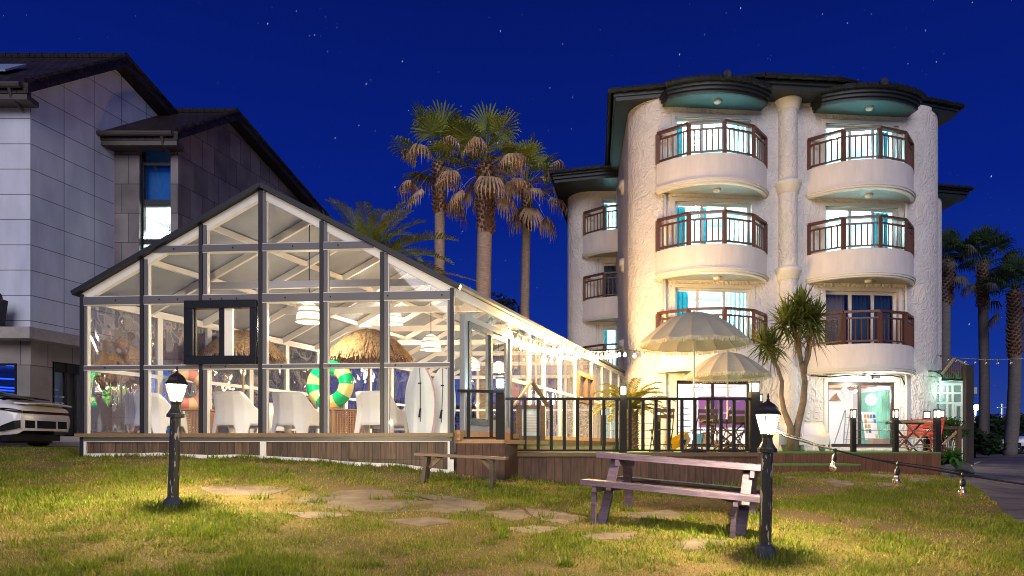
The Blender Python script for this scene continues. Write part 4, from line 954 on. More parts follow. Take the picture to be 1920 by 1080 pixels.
mb.build('door_frame', pf, po)
mb = MB()
for a, b, c, d in ((14.62, 14.87, .05, .11), (14.62, 14.87, 1.35, 1.41), (14.62, 14.67, .11, 1.35), (14.82, 14.87, .11, 1.35)): mb.span(a, b, YG-.07, YG-.04, ZC+c, ZC+d)
mb.build('door_leaf', pf, po)
mb = MB(); mb.add([V(14.58+.10*math.cos(k*.3142), YG-.08, ZC+.62+.10*math.sin(k*.3142)) for k in range(20)], [tuple(range(20))]); mb.build('round_sticker', M('navy_sticker', (.02, .035, .07), .5), po)
mb = MB(); mb.quad(V(14.0, YG, ZC-.4), V(14.9, YG, ZC-.4), V(14.9, YG, ZC+2.1), V(14.0, YG, ZC+2.1)); mb.build('pane', window_glass, po)
mb = MB()
for q in (((13.9, 25.0), (14.95, 25.0)), ((14.95, 25.0), (14.95, YG+.03))): mb.quad(V(*q[0], ZC-.5), V(*q[1], ZC-.5), V(*q[1], ZC+2.4), V(*q[0], ZC+2.4))
mb.quad(V(13.9, 25, ZC+2.4), V(14.95, 25, ZC+2.4), V(14.95, YG, ZC+2.4), V(13.9, YG, ZC+2.4)); mb.build('lobby_wall', M('lobby_wall', (.42, .56, .52), .7), po)
lamp('porch_light', (14.2, 22.1, ZC+1.9), 16, (.75, 1, .88), .08, po)
lamp('lobby_light', (14.6, 24.2, ZC+2.1), 26, (.85, 1, .93), .1, po)
gt_ = thing('timber_gate', 'dark timber gate post with slatted gable standing before the porch', 'gate', (14.2, 21.4, ZC-.58))
mb = MB(); mb.span(14.14, 14.38, 21.25, 21.42, ZC-.62, ZC+2.55); mb.build('gate_post', M('dark_timber', (.025, .017, .013), .6, var=.3, vs=8), gt_)
mb = MB(); a, b, c = V(13.55, 21.5, ZC+2.30), V(13.92, 21.5, ZC+2.78), V(14.36, 21.5, ZC+2.56); mb.beam(a, b, .1, .05); mb.beam(b, c, .1, .05); mb.build('gable_board', M('pale_board', (.22, .20, .12), .6), gt_)
mb = MB()
for k in range(10):
    x = 13.62+k*.07; zt = 2.30+(x-13.55)*1.29 if x < 13.92 else 2.78-(x-13.92)*.5; mb.span(x-.017, x+.017, 21.49, 21.52, ZC+2.2, ZC+zt)
mb.build('slat', brown_wood, gt_)
mb = MB(); mb.span(14.38, 14.50, 21.28, 21.38, ZC+1.66, ZC+1.86); mb.build('wall_box', M('wall_box', (.35, .42, .38), .4), gt_)
# ================================================================ stone-clad building at the left
lb = thing('stone_building', 'stone and white tile clad building with dark tiled roofs behind the glasshouse', 'building', (-14.1, 20, ZC))
tile_white = brickmat('white_stone_tile', (.68, .70, .78), (.73, .75, .82), (.14, .13, .15), 1.1, .74, .012, 0, .35, .3, spec=.5, var=.13, vs=1.6, stretch=(1.5, 1.5, .5))
tile_grey = brickmat('grey_stone_tile', (.17, .145, .135), (.26, .225, .205), (.04, .035, .035), .62, .98, .012, .37, .5, .3, var=.3, vs=1.5)
tile_beige = brickmat('beige_stone_tile', (.27, .24, .20), (.36, .32, .27), (.08, .07, .06), .85, 1.2, .012, .35, .55, .3, var=.2, vs=1.5)
roof_dark = brickmat('brown_roof_tile', (.020, .013, .011), (.035, .022, .018), (.005, .004, .003), .26, .32, .02, .5, .55, .9)
def RF(s, z, o=0): return V(-14.1+.2625*s+o, 20+s, ZC+z)
def RG(s, z, o=0): return V(-11.2+.2625*s+o, 22.9+s, ZC+z)
mb = MB(); mb.quad(V(-34, 20, ZC+3.3), RF(0, 3.3), RF(0, 10.45), V(-34, 20, ZC+10.45))
mb.add([RF(0, 3.3), RF(9, 3.3), RF(9, 10.5), RF(2.87, 12.72), RF(0, 10.45)], [(0, 1, 2, 3, 4)]); mb.build('wall', tile_white, lb)
mb = MB(); mb.add([RG(0, -.3), RG(9.5, -.3), RG(9.5, 10.15), RG(2.4, 12.1), RG(0, 10.45)], [(0, 1, 2, 3, 4)])
X0, X1, wx0, wx1 = -13.45, -11.2, -12.50, -11.45
def fq(a, b, c, d, y=22.9): mb.quad(V(a, y, ZC+c), V(b, y, ZC+c), V(b, y, ZC+d), V(a, y, ZC+d))
fq(X0, wx0, -.3, 10.45); fq(wx1, X1, -.3, 10.45); fq(wx0, wx1, 10.16, 10.45); fq(wx0, wx1, 2.6, 4.3); fq(wx0, wx1, -.3, .3)
mb.quad(V(wx0, 22.9, ZC+4.3), V(wx0, 22.9, ZC+10.16), V(wx0, 23.2, ZC+10.16), V(wx0, 23.2, ZC+4.3)); mb.build('wall', tile_grey, lb)
def gable_roof(Ff, prof, x_left, thick, over, nm='roof'):
    "prof: (s, z) along the gable; slab of given thickness, overhanging the gable by over"
    mb = MB(); n = len(prof)
    for i in range(n-1):
        (s0, z0), (s1, z1) = prof[i], prof[i+1]
        a, b = Ff(s0, z0, over), Ff(s1, z1, over); a2, b2 = V(x_left, a.y, a.z), V(x_left, b.y, b.z)
        mb.prism([a, b, b2, a2], (0, 0, thick))
    r = mb.build(nm, roof_dark, lb)
    mb = MB()
    for i in range(n-1):
        (s0, z0), (s1, z1) = prof[i], prof[i+1]; m = max(2, int(math.hypot(s1-s0, z1-z0)/.3))
        for k in range(m):
            f, g = k/m, (k+1)/m; mb.tube([Ff(s0+(s1-s0)*f, z0+(z1-z0)*f+thick+.03, over-.02), Ff(s0+(s1-s0)*g, z0+(z1-z0)*g+thick+.04, over-.02)], (.10, .08), 7)
    mb.build('verge_tile', roof_dark, r)
    mb = MB(); k = max(range(n), key=lambda i: prof[i][1]); s, z = prof[k]; p = Ff(s, z+thick+.04, over); m = int((p.x-x_left)/.4)
    for i in range(m): mb.tube([V(p.x-.4*i, p.y, p.z), V(p.x-.4*(i+1), p.y, p.z)], (.12, .10), 8)
    mb.build('ridge_tile', roof_dark, r)
    mb = MB(); s, z = prof[0]; p = Ff(s, z+thick-.10, over-.15); mb.tube([V(p.x, p.y-.08, p.z), V(x_left, p.y-.08, p.z)], .09, 8); q = Ff(s+.02, z, over-.05); mb.span(x_left, q.x, q.y, q.y+.5, q.z-.16, q.z-.01)
    mb.tube([V(p.x-.35, p.y-.08, p.z), V(p.x-.35, p.y+.05, p.z-.3), V(p.x-.35, p.y+.5, p.z-.45)], .05, 8); mb.build('gutter', M('brown_gutter', (.085, .065, .055), .5), lb)
    return r
gable_roof(RF, [(-.55, 10.08), (2.87, 12.74), (10, 10.15)], -34, .30, .45)
gable_roof(RG, [(-.55, 10.05), (2.4, 12.12), (10, 10.03)], -13.9, .28, .4)
mb = MB(); a = RF(.35, 10.85, 0); mb.prism([V(-19, a.y, a.z+.35), V(-15.1, a.y, a.z+.35), V(-15.0, a.y+.75, a.z+.93), V(-19, a.y+.75, a.z+.93)], (0, -.02, .05)); mb.build('skylight', M('skylight', (.35, .42, .55), .15), lb)
# first-floor ledge and ground floor
ledge = M('stone_ledge', (.42, .37, .31), .6, var=.15)
mb = MB(); mb.prism([V(-34, 19.45, ZC+3.10), RF(-.55, 3.10, .5), RF(8, 3.10, .5), RF(8, 3.10, -.3), V(-34, 21.5, ZC+3.10)], (0, 0, .33)); mb.build('ledge', ledge, lb)
mb = MB(); wxr = -14.5
mb.quad(V(wxr, 20, ZC-.2), RF(0, -.2), RF(0, 3.1), V(wxr, 20, ZC+3.1)); mb.quad(V(-34, 20, ZC+2.45), V(wxr, 20, ZC+2.45), V(wxr, 20, ZC+3.1), V(-34, 20, ZC+3.1))
mb.quad(V(-34, 20, ZC-.2), V(wxr, 20, ZC-.2), V(wxr, 20, ZC+.5), V(-34, 20, ZC+.5))
mb.quad(RF(0, -.2), RF(.68, -.2), RF(.68, 3.1), RF(0, 3.1)); mb.quad(RF(.68, 2.6), RF(2.9, 2.6), RF(2.9, 3.1), RF(.68, 3.1)); mb.quad(RF(.68, -.2), RF(2.9, -.2), RF(2.9, .33), RF(.68, .33)); mb.build('ground_wall', tile_beige, lb)
# shop rooms lit blue
dark_room = M('dark_room', (.10, .11, .14), .7); blue_cloth = sheet('blue_curtain', (.12, .35, .75), .35, .15, 5); neon = emat('blue_neon', (.01, .05, 1), 3.5)
def roombox(pts, z0, z1, mat, nm='room', par=None):
    mb = MB()
    for i in range(len(pts)-1): mb.quad(V(*pts[i], ZC+z0), V(*pts[i+1], ZC+z0), V(*pts[i+1], ZC+z1), V(*pts[i], ZC+z1))
    for z in (z0, z1): mb.add([V(*p, ZC+z) for p in pts], [tuple(range(len(pts)))])
    return mb.build(nm, mat, par or lb)
rm = roombox([(-34, 20.05), (-34, 24), (-14.45, 24), (-14.45, 20.05)], .4, 2.6, dark_room)
mb = MB()
for k, (z, y) in enumerate(((2.25, 22.5), (2.0, 23.3), (1.85, 22.0))): mb.tube([V(-22, y, ZC+z+.3), V(-14.7, y, ZC+z-.12)], .025, 6)
mb.build('neon_tube', neon, rm); lamp('neon_light', (-16, 22, ZC+1.8), 45, (.05, .18, 1), .3, lb)
mb = MB(); mb.quad(V(-15.1, 20.1, ZC+1.0), V(-14.62, 20.1, ZC+1.0), V(-14.62, 20.1, ZC+1.35), V(-15.1, 20.1, ZC+1.35)); mb.build('notice', M('notice_paper', (.5, .6, .75), .6), rm)
mb = MB(); mb.quad(V(-34, 20.06, ZC+.5), V(wxr, 20.06, ZC+.5), V(wxr, 20.06, ZC+2.45), V(-34, 20.06, ZC+2.45)); mb.build('window_pane', window_glass, lb)
mb = MB(); mb.span(-34, wxr, 20.0, 20.08, ZC+2.38, ZC+2.45); mb.span(wxr-.08, wxr, 20.0, 20.08, ZC+.5, ZC+2.38); mb.build('window_frame', M('black_frame', (0, 0, 0)), lb)
rm2 = roombox([(-13.90, 20.75), (-16.8, 23.6), (-15.5, 25.5), (-13.45, 22.85)], .2, 2.7, dark_room)
lamp('neon_light', (-14.9, 22.2, ZC+2.2), 60, (.08, .3, 1), .3, lb)
mb = MB()
for s0, s1 in ((.70, .78), (1.16, 1.24), (1.5, 1.56), (1.98, 2.06), (2.8, 2.88)): mb.prism([RF(s0, .33, -.06), RF(s1, .33, -.06), RF(s1, 2.6, -.06), RF(s0, 2.6, -.06)], (-.06, 0, 0))
mb.prism([RF(.7, 2.3, -.06), RF(2.88, 2.3, -.06), RF(2.88, 2.6, -.06), RF(.7, 2.6, -.06)], (-.07, 0, 0)); sf = mb.build('shop_front', M('black_frame', (0, 0, 0)), lb)
mb = MB(); mb.quad(RF(.7, .33, -.10), RF(2.85, .33, -.10), RF(2.85, 2.3, -.10), RF(.7, 2.3, -.10)); mb.build('door_pane', window_glass, sf)
mb = MB()
for k in range(20):
    f, g = k/20, (k+1)/20; mb.quad(RF(.74+.5*f, .33, -.22-.03*(k % 2)), RF(.74+.5*g, .33, -.22-.03*((k+1) % 2)), RF(.74+.5*g, 2.3, -.22-.03*((k+1) % 2)), RF(.74+.5*f, 2.3, -.22-.03*(k % 2)))
mb.build('curtain', blue_cloth, sf); lamp('curtain_light', RF(1.0, 1.8, -.8), 25, (.15, .42, 1), .2, lb)
ltx = M('sign_lettering', (.8, .88, .95), .5); rd = V(.2625, 1, 0)
for k, s_ in enumerate(('OPEN', 'LAST ORDER', 'BREAK TIME', 'CLOSED', 'LAST ORDER')):
    text(s_, .075, ltx, RF(.80, 1.72-k*.2, -.085), rd, (0, 0, 1), sf, extrude=.002)
mb = MB(); mb.quad(V(wx0, 23.0, ZC+.3), V(wx1, 23.0, ZC+.3), V(wx1, 23.0, ZC+2.6), V(wx0, 23.0, ZC+2.6)); mb.build('window_pane', window_glass, lb)
mb = MB()
for k in range(26):
    f, g = k/26, (k+1)/26; mb.quad(V(wx0+1.05*f, 23.15+.03*(k % 2), ZC+.3), V(wx0+1.05*g, 23.15+.03*((k+1) % 2), ZC+.3), V(wx0+1.05*g, 23.15+.03*((k+1) % 2), ZC+2.6), V(wx0+1.05*f, 23.15+.03*(k % 2), ZC+2.6))
mb.build('curtain', blue_cloth, lb)
roombox([(wx0-.2, 23.35), (wx0-.2, 25), (wx1+.1, 25), (wx1+.1, 23.35)], .3, 2.6, room_m); lamp('shop_light', (-12, 24.2, ZC+2), 60, (.5, .8, 1), .2, lb)
# tall stair window
mb = MB()
for a, b in ((10.02, 10.16), (9.52, 9.62), (8.12, 8.36), (6.86, 7.03), (6.42, 6.56), (5.2, 5.34), (4.3, 4.4)): mb.span(wx0, wx1, 23.08, 23.18, ZC+a, ZC+b)
for a in (wx0+.03, wx1-.03): mb.span(a-.03, a+.03, 23.06, 23.2, ZC+4.3, ZC+10.16)
st = mb.build('stair_window', M('black_frame', (0, 0, 0)), lb)
mb = MB(); mb.quad(V(wx0, 23.12, ZC+4.3), V(wx1, 23.12, ZC+4.3), V(wx1, 23.12, ZC+10.16), V(wx0, 23.12, ZC+10.16)); mb.build('pane', window_glass, st)
roombox([(wx0-.5, 23.25), (wx0-.5, 26), (wx1+.0, 26), (wx1+.0, 23.25)], 4.3, 8.22, M('stair_wall', (.62, .66, .62), .8), 'room', st)
ct = thing('ceiling_lamp', 'three bulb ceiling lamp glowing in the stair window of the stone building', 'ceiling lamp', (-12.0, 24.2, ZC+8.2))
mb = MB(); mb.tube([(-12.0, 24.2, ZC+7.75), (-12.0, 24.2, ZC+8.2)], .02, 6)
for k in range(3): mb.tube([(-12.0, 24.2, ZC+7.75), (-12.0+.2*math.cos(k*2.1), 24.2+.2*math.sin(k*2.1), ZC+7.6)], .015, 6)
mb.build('lamp_arm', black_metal, ct)
mb = MB()
for k in range(3): mb.lathe([(.01, -.07), (.055, -.02), (.05, .05), (.01, .07)], 10, (-12.0+.2*math.cos(k*2.1), 24.2+.2*math.sin(k*2.1), ZC+7.53))
mb.build('bulb', emat('cool_bulb', (0, 0, 0), 1), ct); lamp('stair_light', (-12.0, 24.2, ZC+7.3), 130, (.85, 1, .95), .15, lb)
roombox([(wx0-.4, 23.25), (wx0-.4, 24.6), (wx1+.1, 24.6), (wx1+.1, 23.25)], 8.3, 10.2, dark_room, 'room', st)
mb = MB(); mb.quad(V(wx0, 23.4, ZC+8.3), V(wx1, 23.4, ZC+8.3), V(wx1, 23.4, ZC+9.55), V(wx0, 23.4, ZC+9.55)); mb.build('blind', sheet('stair_blind', (.06, .25, .6), .5, .1), st)
lamp('stair_blue_light', (-11.95, 24.3, ZC+8.9), 9, (.1, .42, 1), .2, lb)
# entrance steps
mb = MB(); stp = M('pale_stone', (.55, .51, .46), .6, var=.12)
mb.span(-16.6, -9.6, 18.75, 19.3, ZC-.1, ZC+.14); mb.span(-16.4, -9.8, 19.3, 22.6, ZC-.1, ZC+.30); tag(mb.build('entrance_steps', stp), 'low pale stone entrance steps behind the parked car', 'steps')
# arch tent top at far left above the ledge
mb = MB(); mb.tube([V(-18, 19.3, ZC+3.75), V(-16, 19.3, ZC+4.0), V(-14.5, 19.3, ZC+4.25)], (.10, .10, .14), 10); mb.prism([V(-18, 19.35, ZC+3.45), V(-14.6, 19.35, ZC+3.45), V(-14.5, 19.35, ZC+4.2), V(-18, 19.35, ZC+3.7)], (0, .3, 0))
tag(mb.build('rolled_awning', M('awning_cloth', (.05, .05, .055), .7)), 'dark rolled awning above the stone ledge at the left edge', 'awning')
# ================================================================ cars
def smooth_interp(xs, ys, x):
    i = max(0, min(len(xs)-2, int(np.searchsorted(xs, x))-1)); t = (x-xs[i])/(xs[i+1]-xs[i]); t = t*t*(3-2*t)*.5+t*.5; return ys[i]*(1-t)+ys[i+1]*t
tyre_m = M('tyre', (.012, .012, .012), .8); rim_m = M('wheel_rim', (.35, .35, .37), .3, .8); car_glass = M('car_glass', (.008, .010, .014), .06, spec=.8); trim_m = M('car_trim', (.012, .012, .013), .3)
def car(label, paint, keys, wheels, L, wr=.34, sp=False):
    """keys: rows of x from the tail, half width, sill z, waist z, roof z, roof half width"""
    t = thing('parked_car', label, 'car', (0, 0, 0), local=True); K = np.array(keys); n = 64; body, gl_, rings = MB(), MB(), []
    for i in range(n+1):
        x = L*i/n; w, zs, zw, zr, rw = [smooth_interp(K[:, 0], K[:, j], x) for j in (1, 2, 3, 4, 5)]
        rings.append([(x, -w*.90, zs), (x, -w*.985, zs+.10), (x, -w, zs+.28), (x, -w*.985, (zs+zw)/2+.12), (x, -w*.95, zw-.03), (x, -max(rw, .05)-(w*.93-rw)*.985 if zr-zw > .04 else -w*.90, zw), (x, -rw, max(zr-.03, zw)), (x, -rw*.75, max(zr, zw)), (x, 0, max(zr+.015, zw+.005))])
    m = len(rings[0]); allv = []
    for r in rings: allv += r+[(a, -b, c) for a, b, c in r[-2::-1]]
    mm = 2*m-1; body.v = list(allv); gl_.v = list(allv)
    for i in range(n):
        for j in range(mm-1):
            jj = j if j < m-1 else mm-2-j; f = (i*mm+j, i*mm+j+1, (i+1)*mm+j+1, (i+1)*mm+j)
            z0 = [allv[q][2] for q in f]; x = L*(i+.5)/n; zr, zw = smooth_interp(K[:, 0], K[:, 4], x), smooth_interp(K[:, 0], K[:, 3], x)
            cut = False
            if jj <= 2:
                for wx in wheels:
                    if abs(x-wx) < wr+.05 and jj <= (2 if abs(x-wx) < wr*.75 else 1): cut = True
            if cut: continue
            slope = abs(smooth_interp(K[:, 0], K[:, 4], min(L, x+.08))-smooth_interp(K[:, 0], K[:, 4], max(0, x-.08)))/.16
            isg = (jj == 5 and zr-zw > .16) or (jj in (6, 7) and slope > .22 and zr-zw > .12)
            (gl_ if isg else body).f.append(f)
    body.f.append(tuple(range(mm-1, -1, -1))); body.f.append(tuple(n*mm+k for k in range(mm)))
    body.build('body', paint, t, smooth=True); gl_.build('window', car_glass, t, smooth=True)
    mb = MB()
    for wx in wheels: mb.span(wx-wr-.1, wx+wr+.1, -.72, .72, .12, .62)
    mb.span(.3, L-.3, -.75, .75, .16, .32); mb.build('underbody', trim_m, t)
    for wx in wheels:
        for s in (-1, 1):
            mb = MB(); mb.lathe([(wr*.62, -.10), (wr*.97, -.10), (wr, -.07), (wr, .07), (wr*.97, .10), (wr*.62, .10)], 28, (0, 0, 0), cap=False)
            rot = Matrix.Rotation(R(90), 3, 'X'); mb.v = [tuple(rot @ Vector(p)+V(wx, s*.80, wr)) for p in mb.v]; wh = mb.build('wheel', tyre_m, t, smooth=True)
            mb = MB()
            for k in range(5): a = k*1.2566; mb.beam((wx, s*.87, wr), (wx+wr*.6*math.cos(a), s*.87, wr+wr*.6*math.sin(a)), .07, .03, up=(0, 1, 0))
            mb.v += []; q = MB(); q.lathe([(wr*.62, -.02), (wr*.66, .02), (wr*.60, .02)], 24, (0, 0, 0), cap=False); q.v = [tuple(rot @ Vector(p)+V(wx, s*.86, wr)) for p in q.v]; mb.add(q.v, q.f); mb.build('rim', rim_m, wh)
    return t
white_paint = M('white_car_paint', (.80, .78, .75), .18, spec=.7)
A = car('white streamlined sedan with ducktail spoiler parked at the left edge', white_paint,
        [(0, .72, .40, .86, .88, .60), (.10, .80, .32, .97, .99, .62), (.35, .86, .30, 1.02, 1.06, .60), (.8, .91, .24, 1.02, 1.20, .56), (1.5, .94, .20, 1.0, 1.40, .56), (2.3, .94, .20, .97, 1.49, .58), (3.1, .93, .20, .95, 1.38, .60), (3.9, .92, .22, .93, .97, .62), (4.5, .86, .26, .76, .78, .5), (4.85, .62, .36, .56, .57, .3)], (.95, 3.85), 4.85, .36)
mb = MB(); mb.prism([(-.12, -.66, 1.00), (-.16, -.3, 1.03), (-.17, 0, 1.035), (-.16, .3, 1.03), (-.12, .66, 1.00), (.25, .66, 1.03), (.25, -.66, 1.03)], (0, 0, .035)); mb.build('spoiler', white_paint, A, bevel=.01)
mb = MB(); mb.prism([(.42, -.56, 1.16), (.36, 0, 1.19), (.42, .56, 1.16), (.9, .54, 1.25), (.9, -.54, 1.25)], (0, 0, .03)); mb.build('roof_spoiler', trim_m, A)
mb = MB(); pts = [(-.012, y, z) for y, z in ((-.70, .80), (.70, .80), (.70, .86), (-.70, .86))]; mb.add(pts, [(0, 3, 2, 1)])
for s in (-1, 1): mb.add([(-.015, s*.71, .80), (.09, s*.825, .83), (.55, s*.90, .90), (.62, s*.90, .91), (.30, s*.88, .92), (.09, s*.828, .90), (-.015, s*.715, .86)], [tuple(range(7))])
mb.build('tail_light', M('tail_glass', (.03, .008, .008), .45, spec=.3), A)
mb = MB()
for a, b in ((-.62, -.34), (-.28, .28), (.34, .62)): mb.add([(-.006, a, .46), (-.006, b, .46), (-.006, b, .64), (-.006, a, .64)], [(0, 3, 2, 1)])
for s in (-1, 1): mb.add([(.0, s*.735, .46), (.08, s*.80, .43), (.34, s*.885, .38), (.55, s*.91, .38), (.33, s*.895, .52), (.10, s*.825, .62), (.0, s*.74, .64)], [tuple(range(7))])
mb.build('rear_bumper_panel', M('black_frame', (0, 0, 0)), A)
A.location = (-11.25, 16.5, gz(-13, 16.8)-.02); A.rotation_euler = (0, 0, R(172)); A.scale = (1, 1, 1)
Bc = car('white sedan parked far back on the driveway at the right edge', M('white_car_paint_b', (.60, .63, .66), .2, spec=.6),
         [(0, .62, .45, .70, .72, .45), (.25, .80, .28, .82, .84, .55), (1.1, .90, .20, .94, .97, .60), (1.55, .92, .20, .96, 1.12, .58), (2.1, .92, .20, .96, 1.42, .57), (2.9, .92, .20, .97, 1.46, .57), (3.6, .91, .22, .99, 1.26, .56), (4.2, .88, .26, 1.0, 1.04, .56), (4.75, .70, .42, .92, .94, .5)], (.85, 3.65), 4.75, .33)
mb = MB()
for s in (-1, 1): mb.lathe([(.02, -.08), (.10, -.04), (.11, .05), (.03, .09)], 10, (1.72, s*1.0, 1.03)); mb.add([(.05, s*.70, .62), (.35, s*.845, .66), (.40, s*.85, .76), (.10, s*.72, .72)], [(0, 1, 2, 3)])
mb.build('mirror', white_paint, Bc)
Bc.location = (29.6, 42, gz(31, 42)); Bc.rotation_euler = (0, 0, R(-12))
# ================================================================ timber deck in front of the guesthouse
ZD = ZC-.11
dk = thing('timber_deck', 'brown timber deck with green carpet edge in front of the guesthouse', 'deck', (4.4, 14, ZC-.7))
turf = M('green_carpet', (.10, .26, .04), .9, var=.25, vs=60, bump=.5, bs=200)
outline = [(-.14, 12.2), (4.38, 12.2), (4.38, 15.0), (9.42, 15.0), (12.4, 21.9), (4.0, 21.2), (3.4, 20.4), (1.35, 17.2), (-.05, 13.4)]
mb = MB(); mb.prism([V(x, y, ZD-.04) for x, y in outline], (0, 0, .04)); mb.build('carpet', turf, dk)
fm2 = brickmat('red_fascia', (.13, .05, .022), (.17, .068, .03), (.04, .015, .008), .16, 40, .003, 0, .55, .25, var=.3, vs=5, stretch=(4, 4, .7))
def fascia(pts, zt, mat, nm='fascia', zb=None):
    mb = MB()
    for i in range(len(pts)-1):
        (x0, y0), (x1, y1) = pts[i], pts[i+1]
        g = [min(gz(x0, y0-.1), gz(x0, y0+.2))-.12, min(gz(x1, y1-.1), gz(x1, y1+.2))-.12] if zb is None else [zb, zb]
        mb.quad(V(x0, y0, g[0]), V(x1, y1, g[1]), V(x1, y1, zt), V(x0, y0, zt))
    return mb.build(nm, mat, dk)
fascia([(-.14, 12.19), (2, 12.19), (4.38, 12.19), (4.38, 14.99)], ZD-.03, fascia_wood)
fascia([(4.38, 14.99), (7, 14.99), (9.42, 14.99), (12.4, 21.9)], ZD-.03, fm2)
mb = MB(); mb.span(-.14, 4.40, 12.13, 12.22, ZD-.06, ZD+.01); mb.build('edge_board', brown_wood, dk)
# front step
mb = MB(); mb.span(4.42, 7.3, 14.3, 14.98, ZC-.39, ZC-.36); mb.build('step_carpet', turf, dk); fascia([(4.42, 14.31), (7.29, 14.31), (7.29, 14.98)], ZC-.39, fm2, 'step')
# porch before the glasshouse door
mb = MB(); mb.prism([V(-.93, 11.14, ZC+.05), V(-.14, 11.28, ZC+.05), V(.72, 13.45, ZC+.05), V(-.05, 13.45, ZC+.05)], (0, 0, .07)); mb.build('porch_floor', light_wood, dk)
fascia([(-.92, 11.12), (-.12, 11.27)], ZC+.06, fascia_wood); fascia([(-.13, 11.26), (.10, 12.18)], ZC+.06, fascia_wood)
mb = MB(); mb.prism([V(-.08, 13.55, ZD+.01), V(2.1, 14.4, ZD+.01), V(3.1, 17.3, ZD+.01), V(1.25, 17.1, ZD+.01)], (0, 0, .13)); mb.build('platform_carpet', turf, dk)
mb = MB(); mb.beam((-.10, 13.53, ZD+.065), (2.11, 14.36, ZD+.065), .03, .11); mb.build('platform_board', M('pale_plank', (.40, .27, .17), .6, var=.35, vs=9, stretch=(1, 1, 8)), dk)
# ---------------------------------------------------------------- railings
def railing(pts, zf, h, n, label, name='railing'):
    a, b = Vector((*pts[0], zf)), Vector((*pts[1], zf)); t = thing(name, label, 'railing', tuple((a+b)/2), 'black railings on the deck')
    mb = MB(); mb.beam(a+V(0, 0, h), b+V(0, 0, h), .07, .045); mb.build('handrail', black_metal, t)
    mb = MB(); mb.beam(a+V(0, 0, .03), b+V(0, 0, .03), .05, .03); mb.build('bottom_rail', black_metal, t)
    for k in range(n):
        p = a.lerp(b, (k+.5)/n); mb = MB(); mb.span(p.x-.028, p.x+.028, p.y-.02, p.y+.02, zf+.045, zf+h-.02); mb.build('baluster', black_metal, t)
    return t
zr_ = (838-750)/1280*12.25+.11
railing([(-.12, 12.25), (2.0, 12.25)], ZD+.02, zr_, 9, 'black metal railing on the deck edge left of the middle lit post')
railing([(2.0, 12.25), (4.33, 12.25)], ZD+.02, zr_, 10, 'black metal railing on the deck edge right of the middle lit post')
railing([(-.90, 11.2), (-.16, 11.36)], ZC+.12, .80, 2, 'short black railing in front of the glasshouse door')
# ---------------------------------------------------------------- posts with lamps
def post(x, y, zf, h, w, label, power, color, em, wid=.12):
    t = thing('lamp_post', label, 'post', (x, y, zf), 'short dark posts with lamps on the deck')
    mb = MB(); mb.span(x-w/2, x+w/2, y-w/2, y+w/2, zf, zf+h); mb.build('post', black_metal, t)
    mb = MB(); q = w*.40; mb.span(x-q, x+q, y-q, y+q, zf+h, zf+h+.15); mb.build('lamp_glass', em, t)
    mb = MB(); mb.span(x-w*.52, x+w*.52, y-w*.52, y+w*.52, zf+h+.15, zf+h+.185)
    for sx_ in (-1, 1):
        for sy_ in (-1, 1): mb.span(x+sx_*w*.47-.008, x+sx_*w*.47+.008, y+sy_*w*.47-.008, y+sy_*w*.47+.008, zf+h, zf+h+.15)
    mb.build('lamp_cap', black_metal, t)
    lamp('post_light', (x, y-w*.75, zf+h+.09), power*.7, color, .05, t); lamp('post_light', (x, y+w*.75, zf+h+.09), power*.7, color, .05, t)
em_w = emat('post_lamp_warm', (1, .90, .62), 3); em_c = emat('post_lamp_cool', (.70, .95, 1), 7)
def pp(px, Y): return (px-960)*Y/F
post(pp(938, 11.42), 11.42, ZC-.5, 1.48, .15, 'dark post with bright cool lamp by the glasshouse door', 26, (.6, .92, 1), em_c)
post(pp(1168, 12.25), 12.25, ZD, 1.04, .12, 'dark post with warm lamp in the middle of the deck railing', 18, (1, .9, .65), em_w)
post(pp(1414, 12.25), 12.25, ZD, 1.10, .16, 'thick dark post with warm lamp at the right end of the deck railing', 18, (1, .9, .6), em_w)
post(pp(1131, 17.4), 17.4, ZD, .92, .13, 'dark lamp post behind the railing left of the sago palm', 10, (1, .92, .75), em_w)
post(pp(1232, 17.2), 17.2, ZD, .90, .15, 'dark lamp post among the bistro chairs right of the sago palm', 10, (1, .92, .75), em_w)
post(pp(1424, 17.0), 17.0, ZD, 1.25, .12, 'dark lamp post just behind the right garden lantern', 4, (1, .9, .6), em_w)
post(pp(1600, 15.1), 15.1, ZD, .76, .095, 'dark lamp post before the right shop window, leftmost on the right deck', 10, (1, .95, .75), em_w)
post(pp(1679, 15.1), 15.1, ZD, .76, .095, 'dark lamp post at the right edge of the right shop window', 12, (1, .95, .75), em_w)
post(pp(1757, 15.1), 15.1, ZD, .76, .11, 'dark lamp post on the right front corner of the deck', 12, (1, .95, .75), em_w)
post(pp(1738, 19.0), 19.0, ZD, .92, .13, 'dark lamp post behind the red bench', 10, (1, .95, .8), em_w)
post(pp(1764, 18.3), 18.3, ZD, .92, .13, 'dark lamp post just behind the front corner post by the shrub', 10, (1, .95, .8), em_w)
mb = MB(); pts = [(pp(1600, 15.1), 15.1), (pp(1679, 15.1), 15.1), (pp(1757, 15.1), 15.1), (pp(1764, 18.3), 18.3)]
for i in range(3):
    for z in (.66, .48, .29, .10): mb.tube([V(*pts[i], ZD+z), V(*pts[i+1], ZD+z)], .008, 5)
tag(mb.build('wire_fence', M('steel_wire', (.25, .25, .25), .35, .7)), 'thin steel wires strung between the right deck posts', 'wire fence', 'wire fences')
mb = MB(); a, b = (pp(1131, 17.4), 17.4), (pp(1232, 17.2), 17.2)
for z in (.70, .52, .33, .14): mb.tube([V(*a, ZD+z), V(*b, ZD+z)], .009, 5)
